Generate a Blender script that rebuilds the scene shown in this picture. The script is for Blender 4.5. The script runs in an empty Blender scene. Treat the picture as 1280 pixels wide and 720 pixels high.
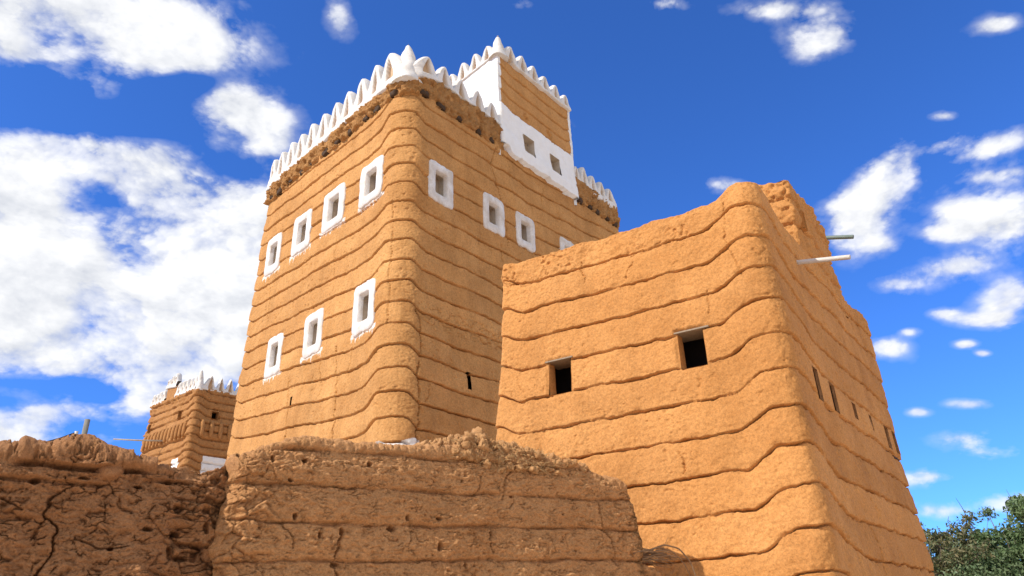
import bpy, math, random
import numpy as np

random.seed(7)
rng = np.random.default_rng(7)
scene = bpy.context.scene
COL = scene.collection
f32 = np.float32

# ------------------------------------------------------------------ noise
_perm = rng.permutation(256).astype(np.int32)
_perm = np.concatenate([_perm, _perm, _perm])
_g = rng.normal(size=(256, 3)).astype(f32)
_g /= np.linalg.norm(_g, axis=1)[:, None]
_rnd = rng.random((256, 3)).astype(f32)


def perlin(x, y, z):
    x = np.asarray(x, f32); y = np.asarray(y, f32); z = np.asarray(z, f32)
    x, y, z = np.broadcast_arrays(x, y, z)
    xi = np.floor(x).astype(np.int32); yi = np.floor(y).astype(np.int32); zi = np.floor(z).astype(np.int32)
    xf = x - xi; yf = y - yi; zf = z - zi
    u = xf * xf * xf * (xf * (xf * 6 - 15) + 10)
    v = yf * yf * yf * (yf * (yf * 6 - 15) + 10)
    w = zf * zf * zf * (zf * (zf * 6 - 15) + 10)
    out = np.zeros(x.shape, f32)
    for i in (0, 1):
        for j in (0, 1):
            pij = _perm[_perm[(xi + i) & 255] + ((yi + j) & 255)]
            wij = (u if i else 1 - u) * (v if j else 1 - v)
            for k in (0, 1):
                h = _perm[pij + ((zi + k) & 255)]
                d = _g[h, 0] * (xf - i) + _g[h, 1] * (yf - j) + _g[h, 2] * (zf - k)
                out += wij * (w if k else 1 - w) * d
    return out * 1.6


def fbm(x, y, z, s, octv=3, gain=.5, off=0.):
    o = 0; a = 1.
    for i in range(octv):
        o = o + a * perlin(x * s + off + 17.3 * i, y * s + off * 1.7, z * s - off)
        s *= 2.03; a *= gain
    return o


def worley(x, y, z):
    """distances to the nearest and second nearest feature point, and a random value of the nearest cell"""
    x, y, z = [np.asarray(q, f32) for q in (x, y, z)]
    xi = np.floor(x).astype(np.int32); yi = np.floor(y).astype(np.int32); zi = np.floor(z).astype(np.int32)
    f1 = np.full(x.shape, 9., f32); f2 = np.full(x.shape, 9., f32); idv = np.zeros(x.shape, f32)
    for i in (-1, 0, 1):
        for j in (-1, 0, 1):
            for k in (-1, 0, 1):
                h = _perm[_perm[_perm[(xi + i) & 255] + ((yi + j) & 255)] + ((zi + k) & 255)]
                d = np.sqrt((xi + i + _rnd[h, 0] - x) ** 2 + (yi + j + _rnd[h, 1] - y) ** 2 + (zi + k + _rnd[h, 2] - z) ** 2)
                near = d < f1
                f2 = np.where(near, f1, np.minimum(f2, d))
                idv = np.where(near, _rnd[(h * 7 + 3) & 255, 0], idv)
                f1 = np.where(near, d, f1)
    return f1, f2, idv


def ss(a, b, x):
    t = np.clip((x - a) / (b - a), 0, 1)
    return t * t * (3 - 2 * t)


# ------------------------------------------------------------------ object helpers
def put(name, me, mat, parent=None):
    o = bpy.data.objects.new(name, me)
    COL.objects.link(o)
    if mat is not None and len(me.materials) == 0:
        me.materials.append(mat)
    if parent is not None:
        o.parent = parent
    return o


def tag(o, label=None, cat=None, group=None, kind=None):
    if label: o['label'] = label
    if cat: o['category'] = cat
    if group: o['group'] = group
    if kind: o['kind'] = kind
    return o


def root(name, loc, label, cat, group=None):
    o = bpy.data.objects.new(name, None)
    COL.objects.link(o)
    o.location = loc
    o.empty_display_size = .3
    return tag(o, label, cat, group)


def make_mesh(name, V, F, smooth=True, attrs=None):
    """V (n,3); F an (m,4) int array, or a list of arrays of polygons of 3 / 4 corners"""
    me = bpy.data.meshes.new(name)
    V = np.asarray(V, f32).reshape(-1, 3)
    if not isinstance(F, list): F = [F]
    F = [np.asarray(q, np.int32) for q in F if len(q)]
    tot = np.concatenate([np.full(len(q), q.shape[1], np.int32) for q in F])
    loops = np.concatenate([q.ravel() for q in F])
    me.vertices.add(len(V)); me.vertices.foreach_set('co', V.ravel())
    me.loops.add(len(loops)); me.loops.foreach_set('vertex_index', loops)
    me.polygons.add(len(tot))
    st = np.concatenate([[0], np.cumsum(tot)[:-1]]).astype(np.int32)
    me.polygons.foreach_set('loop_start', st)
    me.polygons.foreach_set('use_smooth', np.full(len(tot), smooth, bool))
    me.update(calc_edges=True)
    me.validate()
    for k, v in (attrs or {}).items():
        a = me.attributes.new(k, 'FLOAT', 'POINT')
        a.data.foreach_set('value', np.asarray(v, f32).ravel())
    return me


def sub_mesh(name, V, F, attrs=None, smooth=True):
    """keep only the vertices the faces use"""
    F = np.asarray(F, np.int32)
    used, inv = np.unique(F.ravel(), return_inverse=True)
    return make_mesh(name, V[used], inv.reshape(F.shape), smooth, {k: np.asarray(v)[used] for k, v in (attrs or {}).items()})


def grid_faces(nr, nc, wrap=False, keep=None):
    r = np.arange(nr - 1)[:, None]; c = np.arange(nc if wrap else nc - 1)[None, :]
    c2 = (c + 1) % nc
    F = np.stack([r * nc + c, r * nc + c2, (r + 1) * nc + c2, (r + 1) * nc + c], -1)
    if keep is not None:
        return F[keep]
    return F.reshape(-1, 4)


class MB:
    """collects pieces into one mesh"""
    def __init__(s): s.V = []; s.Q = []; s.T = []; s.n = 0
    def add(s, V, Q=None, T=None):
        V = np.asarray(V, f32).reshape(-1, 3)
        if Q is not None and len(Q): s.Q.append(np.asarray(Q, np.int32) + s.n)
        if T is not None and len(T): s.T.append(np.asarray(T, np.int32) + s.n)
        s.V.append(V); s.n += len(V)
    def tube(s, P, R, n=6, cap=True):
        P = np.asarray(P, float); m = len(P); R = np.broadcast_to(np.asarray(R, float), (m,))
        T = np.gradient(P, axis=0); T /= np.linalg.norm(T, axis=1)[:, None] + 1e-9
        ref = np.array([0, 0, 1.]) if abs(T[0, 2]) < .9 else np.array([1., 0, 0])
        A = np.cross(T, ref); A /= np.linalg.norm(A, axis=1)[:, None] + 1e-9
        B = np.cross(T, A)
        ph = np.linspace(0, 2 * np.pi, n, endpoint=False)
        V = P[:, None] + R[:, None, None] * (np.cos(ph)[None, :, None] * A[:, None] + np.sin(ph)[None, :, None] * B[:, None])
        V = V.reshape(-1, 3)
        Q = grid_faces(m, n, True)
        Tt = []
        if cap:
            V = np.vstack([V, P[0], P[-1]])
            a = m * n
            for i in range(n):
                j = (i + 1) % n
                Tt += [(a, j, i), (a + 1, (m - 1) * n + i, (m - 1) * n + j)]
        s.add(V, Q, Tt)
    def box(s, c, ax, half):
        c = np.asarray(c, float); ax = [np.asarray(a, float) for a in ax]
        V = [c + sx * half[0] * ax[0] + sy * half[1] * ax[1] + sz * half[2] * ax[2] for sz in (-1, 1) for sy in (-1, 1) for sx in (-1, 1)]
        s.add(V, [(0, 2, 3, 1), (4, 5, 7, 6), (0, 1, 5, 4), (2, 6, 7, 3), (0, 4, 6, 2), (1, 3, 7, 5)])
    def mesh(s, name, smooth=True, off=(0, 0, 0)):
        V = np.vstack(s.V) - np.asarray(off, f32)
        F = []
        if s.Q: F.append(np.vstack(s.Q))
        if s.T: F.append(np.vstack(s.T))
        return make_mesh(name, V, F, smooth)


def lump(c, ax, half, seed, rough=.25, n=12, power=3.):
    """a rough rounded block: a superellipsoid pushed about by noise"""
    m = 2 * n
    th = np.linspace(0, np.pi, n)[:, None]; ph = np.linspace(0, 2 * np.pi, m, endpoint=False)[None, :]
    D = np.stack([np.sin(th) * np.cos(ph), np.sin(th) * np.sin(ph), np.cos(th) + 0 * ph], -1)
    k = (np.abs(D) ** power).sum(-1) ** (-1 / power)
    P = D * k[..., None]
    P = P * (1 + rough * fbm(P[..., 0], P[..., 1], P[..., 2], 1.3, 3, .55, seed * 3.7))[..., None]
    V = np.asarray(c) + sum(P[..., i:i + 1] * half[i] * np.asarray(ax[i]) for i in range(3))
    return V.reshape(-1, 3), grid_faces(n, m, True)


# ------------------------------------------------------------------ materials
def new_mat(name):
    m = bpy.data.materials.new(name); m.use_nodes = True
    nt = m.node_tree
    return m, nt, nt.nodes['Principled BSDF']


def N(nt, typ, **kw):
    n = nt.nodes.new(typ)
    for k, v in kw.items():
        if k in n.inputs.keys(): n.inputs[k].default_value = v
        else: setattr(n, k, v)
    return n


def L(nt, a, b): nt.links.new(a, b)


def ramp(nt, src, stops):
    r = nt.nodes.new('ShaderNodeValToRGB')
    e = r.color_ramp.elements
    while len(e) < len(stops): e.new(.5)
    for q, (p, c) in zip(e, stops):
        q.position = p; q.color = (*c, 1) if len(c) == 3 else c
    L(nt, src, r.inputs[0])
    return r.outputs[0]


def mix(nt, fac, a, b, mode='MIX'):
    m = nt.nodes.new('ShaderNodeMix'); m.data_type = 'RGBA'; m.blend_type = mode
    for inp, v in ((m.inputs[0], fac), (m.inputs[6], a), (m.inputs[7], b)):
        if isinstance(v, (int, float)): inp.default_value = v
        elif isinstance(v, tuple): inp.default_value = (*v, 1)
        else: L(nt, v, inp)
    return m.outputs[2]


def mth(nt, op, a, b=None, c=None):
    m = nt.nodes.new('ShaderNodeMath'); m.operation = op
    for i, v in enumerate((a, b, c)):
        if v is None: continue
        if isinstance(v, (int, float)): m.inputs[i].default_value = v
        else: L(nt, v, m.inputs[i])
    return m.outputs[0]


def noise_tex(nt, co, scale, detail=4, rough=.55, dist=0.):
    n = N(nt, 'ShaderNodeTexNoise', Scale=scale, Detail=detail, Roughness=rough, Distortion=dist)
    L(nt, co, n.inputs['Vector'])
    return n.outputs[0]


def mud_material(name, c_mid, c_light, c_dark, k=1., bump=.6, dist=.02, stain=.25, wash_col=(.78, .75, .70), straw=False):
    m, nt, b = new_mat(name)
    co = N(nt, 'ShaderNodeTexCoord').outputs['Object']
    big = noise_tex(nt, co, .55, 5, .6, .6)
    mid = noise_tex(nt, co, 3.1 * k, 5, .6, .3)
    fine = noise_tex(nt, co, 22 * k, 4, .65)
    grit = noise_tex(nt, co, 48 * k, 4, .75)
    col = mix(nt, ramp(nt, big, [(.32, (0, 0, 0)), (.68, (1, 1, 1))]), c_mid, c_light)
    col = mix(nt, ramp(nt, mid, [(.45, (0, 0, 0)), (.78, (.6, .6, .6))]), col, c_dark)
    # rain streaks
    mp = N(nt, 'ShaderNodeMapping'); mp.inputs['Scale'].default_value = (2.6 * k, 2.6 * k, .22 * k)
    L(nt, co, mp.inputs['Vector'])
    streak = noise_tex(nt, mp.outputs[0], 1.0, 5, .6)
    col = mix(nt, ramp(nt, streak, [(.50, (0, 0, 0)), (.80, (stain, stain, stain))]), col, tuple(x * .55 for x in c_dark))
    light = ramp(nt, streak, [(.2, (stain * .8,) * 3), (.42, (0, 0, 0))])
    col = mix(nt, light, col, tuple(min(1, x * 1.25) for x in c_light))
    # grit and little stones in the mud
    col = mix(nt, .55, col, ramp(nt, fine, [(.25, (.50, .47, .44)), (.5, (1, 1, 1)), (.75, (1.35, 1.32, 1.3))]), 'MULTIPLY')
    col = mix(nt, .45, col, ramp(nt, grit, [(.28, (.38, .35, .32)), (.5, (1, 1, 1)), (.74, (1.5, 1.46, 1.42))]), 'MULTIPLY')
    vor = N(nt, 'ShaderNodeTexVoronoi', Scale=13. * k); L(nt, co, vor.inputs['Vector'])
    speck = mth(nt, 'MULTIPLY', ramp(nt, vor.outputs['Distance'], [(.08, (1, 1, 1)), (.17, (0, 0, 0))]),
                ramp(nt, noise_tex(nt, co, 1.7 * k, 3), [(.52, (0, 0, 0)), (.62, (1, 1, 1))]))
    col = mix(nt, mth(nt, 'MULTIPLY', speck, .55), col, tuple(x * .45 for x in c_dark))
    tn = N(nt, 'ShaderNodeAttribute'); tn.attribute_name = 'tone'
    gain = mth(nt, 'ADD', tn.outputs['Fac'], 1.)
    gc = nt.nodes.new('ShaderNodeCombineColor')
    for q in range(3): L(nt, mth(nt, 'POWER', gain, (1., 1.15, 1.35)[q]), gc.inputs[q])
    col = mix(nt, 1., col, gc.outputs[0], 'MULTIPLY')
    # whitewash, splashes and drips
    at = N(nt, 'ShaderNodeAttribute'); at.attribute_name = 'wash'
    w = mth(nt, 'ADD', at.outputs['Fac'], mth(nt, 'MULTIPLY', mth(nt, 'SUBTRACT', fine, .5), .7))
    w = ramp(nt, w, [(.35, (0, 0, 0)), (.62, (1, 1, 1))])
    wc = mix(nt, ramp(nt, mid, [(.4, (0, 0, 0)), (.8, (.5, .5, .5))]), wash_col, tuple(x * y for x, y in zip(wash_col, (.86, .82, .75))))
    col = mix(nt, w, col, wc)
    L(nt, col, b.inputs['Base Color'])
    b.inputs['Roughness'].default_value = .95
    b.inputs['Specular IOR Level'].default_value = .15
    h = mth(nt, 'ADD', mth(nt, 'MULTIPLY', fine, 1.), mth(nt, 'MULTIPLY', grit, .75))
    h = mth(nt, 'ADD', h, mth(nt, 'MULTIPLY', mid, .5))
    h = mth(nt, 'SUBTRACT', h, mth(nt, 'MULTIPLY', speck, .5))
    bm = N(nt, 'ShaderNodeBump', Strength=bump, Distance=dist); L(nt, h, bm.inputs['Height'])
    L(nt, bm.outputs[0], b.inputs['Normal'])
    return m


def simple_mat(name, c1, c2, scale=6., rough=.85, bump=.3, dist=.01, stretch=(1, 1, 1), spec=.3):
    m, nt, b = new_mat(name)
    co = N(nt, 'ShaderNodeTexCoord').outputs['Object']
    mp = N(nt, 'ShaderNodeMapping'); mp.inputs['Scale'].default_value = stretch; L(nt, co, mp.inputs['Vector'])
    n1 = noise_tex(nt, mp.outputs[0], scale, 6, .62, .4)
    n2 = noise_tex(nt, mp.outputs[0], scale * 9, 4, .6)
    col = mix(nt, ramp(nt, n1, [(.3, (0, 0, 0)), (.72, (1, 1, 1))]), c1, c2)
    col = mix(nt, .4, col, ramp(nt, n2, [(.25, (.7, .7, .7)), (.5, (1, 1, 1)), (.8, (1.2, 1.2, 1.2))]), 'MULTIPLY')
    L(nt, col, b.inputs['Base Color'])
    b.inputs['Roughness'].default_value = rough
    b.inputs['Specular IOR Level'].default_value = spec
    bm = N(nt, 'ShaderNodeBump', Strength=bump, Distance=dist)
    L(nt, mth(nt, 'ADD', n1, mth(nt, 'MULTIPLY', n2, .4)), bm.inputs['Height'])
    L(nt, bm.outputs[0], b.inputs['Normal'])
    return m


M_TOWER = mud_material('tower_mud', (.48, .232, .076), (.54, .275, .094), (.39, .176, .050), .8, .45, .028, .32)
M_HOUSE = mud_material('house_mud', (.49, .216, .062), (.54, .250, .078), (.42, .175, .046), 1.25, .38, .020, .26)
M_RUIN = mud_material('ruin_mud', (.55, .268, .104), (.61, .315, .130), (.42, .190, .068), 1.9, .9, .025, .2)
M_RUIN2 = mud_material('dark_ruin_mud', (.40, .186, .076), (.46, .232, .102), (.28, .122, .047), 1.9, .9, .025, .25)
M_CORN = mud_material('crumbling_mud', (.40, .195, .066), (.50, .258, .092), (.28, .125, .040), 1.1, .8, .05, .25)
M_FAR = mud_material('far_mud', (.36, .165, .054), (.42, .205, .074), (.28, .12, .040), .6, .5, .03, .25)
M_WHITE = simple_mat('white_plaster', (.74, .71, .66), (.56, .50, .42), 2.2, .9, .5, .02, spec=.15)

def add_niche_tan(m, c):
    nt = m.node_tree; b = nt.nodes['Principled BSDF']; src = b.inputs['Base Color'].links[0].from_socket
    at = N(nt, 'ShaderNodeAttribute'); at.attribute_name = 'bare'  # tan in the niches: bare mud and bounced light put into the colour
    L(nt, mix(nt, mth(nt, 'MULTIPLY', at.outputs['Fac'], .85), src, c), b.inputs['Base Color'])


add_niche_tan(M_WHITE, (.52, .33, .17))
M_NICHE = simple_mat('frame_plaster', (.76, .73, .69), (.54, .46, .37), 2.6, .9, .5, .02, spec=.15)
M_REVEAL = simple_mat('window_reveal_plaster', (.60, .52, .42), (.46, .36, .25), 3., .9, .4, .02, spec=.15)
M_WOOD = simple_mat('weathered_wood', (.22, .155, .095), (.34, .25, .16), 5., .8, .5, .01, (4, 4, .5))
M_SHUT = simple_mat('grey_shutter_wood', (.36, .27, .18), (.48, .38, .27), 4., .8, .5, .01, (5, 5, .5))
M_DARK = simple_mat('room_shade_panel', (.020, .014, .010), (.03, .02, .014), 3.)  # near-black colour stands in for the shade inside openings
M_PIPE = simple_mat('pale_pipe', (.62, .60, .57), (.50, .44, .36), 4., .5, .2, .004, spec=.4)
M_PALE = simple_mat('bleached_wood', (.42, .36, .28), (.33, .26, .18), 4., .8, .3, .006)
M_PIPE2 = simple_mat('green_pipe', (.10, .14, .11), (.18, .21, .17), 5., .5, .2, .004, spec=.4)
M_STRAW = simple_mat('straw', (.52, .33, .14), (.34, .20, .08), 9., .8, .2, .004)
M_TWIG = simple_mat('dry_twig', (.30, .185, .095), (.17, .098, .05), 14., .85, .4, .004)
M_POST = simple_mat('grey_post', (.16, .15, .12), (.24, .22, .18), 6., .85, .4, .006, (3, 3, .6))
M_CABLE = simple_mat('black_cable', (.03, .035, .03), (.05, .05, .05), 9., .6, .1, .002)
M_BARK = simple_mat('bark', (.13, .10, .075), (.20, .155, .11), 5., .9, .6, .02, (3, 3, .7))
M_GROUND = simple_mat('sandy_ground', (.68, .53, .37), (.74, .59, .43), .35, .95, .5, .05, spec=.1)


def leaf_mat(name, c1, c2):
    m, nt, b = new_mat(name)
    geo = N(nt, 'ShaderNodeNewGeometry')
    col = mix(nt, geo.outputs['Random Per Island'], c1, c2)
    L(nt, col, b.inputs['Base Color'])
    b.inputs['Roughness'].default_value = .55
    tr = N(nt, 'ShaderNodeBsdfTranslucent'); L(nt, col, tr.inputs['Color'])
    mx = N(nt, 'ShaderNodeMixShader'); mx.inputs[0].default_value = .25
    L(nt, b.outputs[0], mx.inputs[1]); L(nt, tr.outputs[0], mx.inputs[2])
    L(nt, mx.outputs[0], nt.nodes['Material Output'].inputs['Surface'])
    return m


M_LEAF = leaf_mat('acacia_leaf', (.085, .14, .05), (.17, .22, .10))
M_LEAF2 = leaf_mat('bright_leaf', (.085, .15, .048), (.17, .225, .09))
M_LEAF3 = leaf_mat('dry_leaf', (.09, .135, .05), (.21, .17, .075))


# ------------------------------------------------------------------ the shell of a battered mud building
class Shell:
    """four battered walls with rounded corners; corner order left, front corner, right, back (counterclockwise)"""
    def __init__(s, top, bot, zt, r):
        s.top = np.array(top, float); s.bot = np.array(bot, float); s.zt = zt; s.r = list(r) if isinstance(r, (list, tuple)) else [r] * 4
        s.dir = []; s.nor = []
        for i in range(4):
            d = s.top[(i + 1) % 4] - s.top[i]; d /= np.linalg.norm(d)
            s.dir.append(d); s.nor.append(np.array([d[1], -d[0]]))
        s.turn = []
        for i in range(4):                                 # turn at vertex i, between edge i-1 and edge i
            a, b = s.dir[i - 1], s.dir[i]
            s.turn.append(math.atan2(a[0] * b[1] - a[1] * b[0], a @ b))
        s.tl = [s.r[i] * math.tan(s.turn[i] / 2) for i in range(4)]

    def vert(s, i, z):
        k = np.asarray(z, float)[..., None] / s.zt
        return s.bot[i % 4] * (1 - k) + s.top[i % 4] * k

    def face_pt(s, e, d, z, out=0.):
        """a point of the plane wall: edge 0 or 1, distance d from the front corner"""
        z = np.asarray(z, float); d = np.asarray(d, float)
        p = s.vert(1, z) + (s.dir[1] if e == 1 else -s.dir[0]) * d[..., None] + s.nor[e] * np.asarray(out, float)[..., None]
        return np.concatenate([p, np.broadcast_to(z, d.shape)[..., None]], -1)

    def length(s, e, z):
        return float(np.linalg.norm(s.vert(e, z) - s.vert(e + 1, z)))

    def columns(s, steps, openings):
        """list of columns: straight (edge, f) or arc (vertex, phi)"""
        cols = []
        for e in range(4):
            Lr = s.length(e, s.zt * .7)
            n = max(3, int((Lr - s.tl[e] - s.tl[(e + 1) % 4]) / steps[e]))
            fs = list(np.linspace(0, 1, n + 1))
            for (oe, d0, d1, z0, z1) in openings:
                if oe != e: continue
                Lz = s.length(e, (z0 + z1) / 2); span = Lz - s.tl[e] - s.tl[(e + 1) % 4]
                ff = []
                for d in (d0, d1):
                    x = d if e == 1 else Lz - d
                    ff.append((x - s.tl[e]) / span)
                lo, hi = min(ff), max(ff)
                fs = [q for q in fs if abs(q - lo) > .35 * steps[e] / span and abs(q - hi) > .35 * steps[e] / span] + [lo, hi]
            fs = sorted(fs)
            cols += [(0, e, q) for q in fs]
            v = (e + 1) % 4
            na = max(4, int(s.r[v] * s.turn[v] / min(steps[e], steps[v])))
            cols += [(1, v, s.turn[v] * q) for q in np.linspace(0, 1, na + 1)[1:-1]]
        return cols

    def build(s, steps, zrows, ztop, disp, openings=(), rim=None):
        """returns V, F, info: displaced grid, with the faces in the openings left out"""
        cols = s.columns(steps, openings)
        nc = len(cols)
        zr = np.array(sorted(set(np.round(zrows, 4))))
        for (e, d0, d1, z0, z1) in openings:
            st = .012
            zr = zr[(abs(zr - z0) > st * .6) & (abs(zr - z1) > st * .6)]
            zr = np.sort(np.concatenate([zr, [z0, z1]]))
        nr = len(zr)
        edge = np.array([c[1] if c[0] == 0 else (c[1] - 1) % 4 for c in cols])
        Z = np.repeat(zr[:, None], nc, 1).astype(float)
        XY = np.zeros((nr, nc, 2)); NO = np.zeros((nc, 2)); D = np.zeros((nr, nc)); DE = np.zeros((nr, nc)); EB = np.zeros(nc)
        # distance from the front corner along the wall, worked out before the top edge is bent
        for j, c in enumerate(cols):
            if c[0] == 0:
                e = c[1]; NO[j] = s.nor[e]
                Lz = np.linalg.norm(s.vert(e, zr) - s.vert(e + 1, zr), axis=-1)
                x = s.tl[e] + (Lz - s.tl[e] - s.tl[(e + 1) % 4]) * c[2]
                D[:, j] = x if e in (1,) else (Lz - x if e == 0 else x)
                DE[:, j] = Lz - D[:, j]
            else:
                v = c[1]; e = (v - 1) % 4
                NO[j] = math.cos(c[2]) * s.nor[e] + math.sin(c[2]) * s.dir[e]
                first = c[2] < s.turn[v] / 2
                ee = e if first else v
                edge[j] = ee
                Lz = np.linalg.norm(s.vert(ee, zr) - s.vert(ee + 1, zr), axis=-1)
                dl = s.tl[v] * abs(1 - 2 * c[2] / s.turn[v])
                x = Lz - dl if first else dl + 0 * Lz
                D[:, j] = Lz - x if ee == 0 else x
                DE[:, j] = Lz - D[:, j]
        side = edge
        if ztop is not None:
            zt = ztop(side[None, :] + 0 * D[-1:], D[-1:], DE[-1:], NO)[0]
            zk = zt.min() - .5
            k = np.clip((Z - zk) / (zr[-1] - zk), 0, None)
            Z = np.where(Z > zk, zk + k * (zt[None, :] - zk), Z)
        for j, c in enumerate(cols):
            if c[0] == 0:
                e = c[1]
                a = s.vert(e, Z[:, j]) + s.dir[e] * s.tl[e]; b = s.vert(e + 1, Z[:, j]) - s.dir[e] * s.tl[(e + 1) % 4]
                XY[:, j] = a + (b - a) * c[2]
            else:
                v = c[1]; e = (v - 1) % 4
                ctr = s.vert(v, Z[:, j]) - s.dir[e] * s.tl[v] - s.nor[e] * s.r[v]
                XY[:, j] = ctr + s.r[v] * NO[j]
        dsp, att = disp(side[None, :] + 0 * D, D, DE, XY[..., 0], XY[..., 1], Z)
        P = np.concatenate([XY + NO[None] * dsp[..., None], Z[..., None]], -1)
        keep = np.ones((nr - 1, nc), bool)
        zc = (zr[:-1] + zr[1:]) / 2
        for (e, d0, d1, z0, z1) in openings:
            Lz = s.length(e, (z0 + z1) / 2); span = Lz - s.tl[e] - s.tl[(e + 1) % 4]
            ff = sorted(((d if e == 1 else Lz - d) - s.tl[e]) / span for d in (d0, d1))
            for j, c in enumerate(cols):
                c2 = cols[(j + 1) % nc]
                if c[0] == 0 and c[1] == e and c2[0] == 0 and c2[1] == e:
                    m = (c[2] + c2[2]) / 2
                    if ff[0] < m < ff[1]:
                        keep[(zc > z0) & (zc < z1), j] = False
        F = grid_faces(nr, nc, True, keep)
        V = P.reshape(-1, 3); A = {k: v.reshape(-1) for k, v in att.items()}
        if rim is not None:                                # over the parapet and down to the roof
            zroof, th = rim
            base = XY[-1]; zt_ = Z[-1]
            nz = .02 * perlin(base[:, 0] * 5, base[:, 1] * 5, 0 * zt_)
            rings = [np.concatenate([base - NO * (th * .25), (zt_ + .035 + nz)[:, None]], 1),
                     np.concatenate([base - NO * (th * .75), (zt_ + .03 - nz)[:, None]], 1),
                     np.concatenate([base - NO * th, (zt_ - .05)[:, None]], 1),
                     np.concatenate([base - NO * th, np.full((nc, 1), zroof)], 1)]
            cen = np.array([[*base.mean(0), zroof + .05]])
            R = np.vstack([P[-1]] + rings)
            n0 = len(V)
            idx_last = np.arange((nr - 1) * nc, nr * nc)
            V = np.vstack([V] + rings + [cen])
            allidx = np.vstack([idx_last] + [n0 + np.arange(nc) + i * nc for i in range(4)])
            G = []
            for i in range(4):
                a = allidx[i]; b = allidx[i + 1]
                G.append(np.stack([a, np.roll(a, -1), np.roll(b, -1), b], 1))
            c = n0 + 4 * nc
            Tt = np.stack([allidx[4], np.roll(allidx[4], -1), np.full(nc, c)], 1)
            A = {k: np.concatenate([v, np.zeros(4 * nc + 1)]) for k, v in A.items()}
            return V, [np.vstack([F] + G), Tt], A
        return V, [F], A


def courses(w, amp, groove=.1, g0=.02, g1=.05):
    """push of one course of mud: t runs from its foot (0) to its top (1); a narrow deep crevice lies at each joint"""
    k = np.floor(w); t = w - k
    d = amp * (.5 - t) + amp * .35 * np.sin(np.pi * t)
    e = np.minimum(t, 1 - t)
    d = d - groove * (1 - ss(g0, g1, e))
    return d, k, t


def cracks_depth(S, Z, lines, seed=0.):
    """depth of cracks: lines of (points, width, depth) in wall coordinates"""
    out = np.zeros(S.shape)
    for pts, wd, dp in lines:
        pts = np.array(pts, float)
        m = (S > pts[:, 0].min() - .3) & (S < pts[:, 0].max() + .3) & (Z > pts[:, 1].min() - .2) & (Z < pts[:, 1].max() + .2)
        if not m.any(): continue
        x, z = S[m], Z[m]
        jx = x + .07 * perlin(x * 2.5, z * 4, 3.3 + seed) + .03 * perlin(x * 9, z * 12, 1.3) + .012 * perlin(x * 30, z * 38, 2.3)
        jz = z + .07 * perlin(x * 2.5 + 9, z * 4, 7.3 + seed)
        best = np.full(x.shape, 9.)
        for a, b in zip(pts[:-1], pts[1:]):
            ab = b - a
            q = np.clip(((jx - a[0]) * ab[0] + (jz - a[1]) * ab[1]) / (ab @ ab), 0, 1)
            best = np.minimum(best, np.hypot(jx - a[0] - q * ab[0], jz - a[1] - q * ab[1]))
        wv = np.maximum(wd * .62 * (1 + .9 * perlin(x * 4, z * 4, 5.1)), wd * .12)
        out[m] = np.maximum(out[m], dp * (1 - ss(.3 * wv, wv, best)))
    return out


def pits(x, y, z, s, depth, thr=.35, seed=0.):
    n = perlin(x * s + seed, y * s, z * s)
    mask = ss(-.05, .35, perlin(x * s * .12 + 5 + seed, y * s * .12, z * s * .12))
    return -depth * ss(thr, thr + .25, n) * mask


# window: white frame with its splayed reveal; shutter at the back
def window_ring(sh, e, d0, d1, z0, z1, id0, id1, iz0, iz1, proud, deep, seed, base, n=72):
    """irregular plaster frame: loops from the back of the reveal to the outer edge, buried in the wall"""
    ph = np.linspace(0, 2 * np.pi, n, endpoint=False) + .001
    def loop(a0, a1, b0, b1, p, wob, sd):
        c, s_ = np.cos(ph), np.sin(ph)
        k = (np.abs(c) ** p + np.abs(s_) ** p) ** (-1 / p)
        w = 1 + wob * (perlin(c * 2.2 + sd, s_ * 2.2, 0 * c + sd * 1.7) + .6 * perlin(c * 7 + sd, s_ * 7, 0 * c))
        return (a0 + a1) / 2 + (a1 - a0) / 2 * c * k * w, (b0 + b1) / 2 + (b1 - b0) / 2 * s_ * k * w
    o = (d0, d1, z0, z1); i = (id0, id1, iz0, iz1)
    def lerp(t): return [i[q] + (o[q] - i[q]) * t for q in range(4)]
    spec = [(lerp(-.12), 14, .0, -deep), (lerp(0), 14, .012, proud * .5), (lerp(.10), 12, .014, proud), (lerp(.5), 10, .02, proud * 1.1),
            (lerp(.95), 9, .05, proud * .95), (lerp(1.0), 9, .065, proud * .4), (lerp(1.02), 9, .065, -.10)]
    V = []
    for q, p, wob, out in spec:
        dd, zz = loop(*q, p, wob, seed)
        V.append(sh.face_pt(e, dd, zz, np.full(n, out) + (.006 * perlin(dd * 6, zz * 6, 0 * dd) if out > 0 else 0)))
    V = np.vstack(V)
    F = grid_faces(len(spec), n, True)
    if e == 0: F = F[:, ::-1]
    return V - np.asarray(base, float), F


def panel(sh, e, d0, d1, z0, z1, out, th, base):
    mb = MB()
    P = [sh.face_pt(e, np.array(d), np.array(z), np.array(o)) for o in (out, out - th) for (d, z) in ((d0, z0), (d1, z0), (d1, z1), (d0, z1))]
    mb.add(P, [(0, 1, 2, 3), (7, 6, 5, 4), (0, 4, 5, 1), (1, 5, 6, 2), (2, 6, 7, 3), (3, 7, 4, 0)])
    return mb.mesh('panel', False, base)


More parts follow.
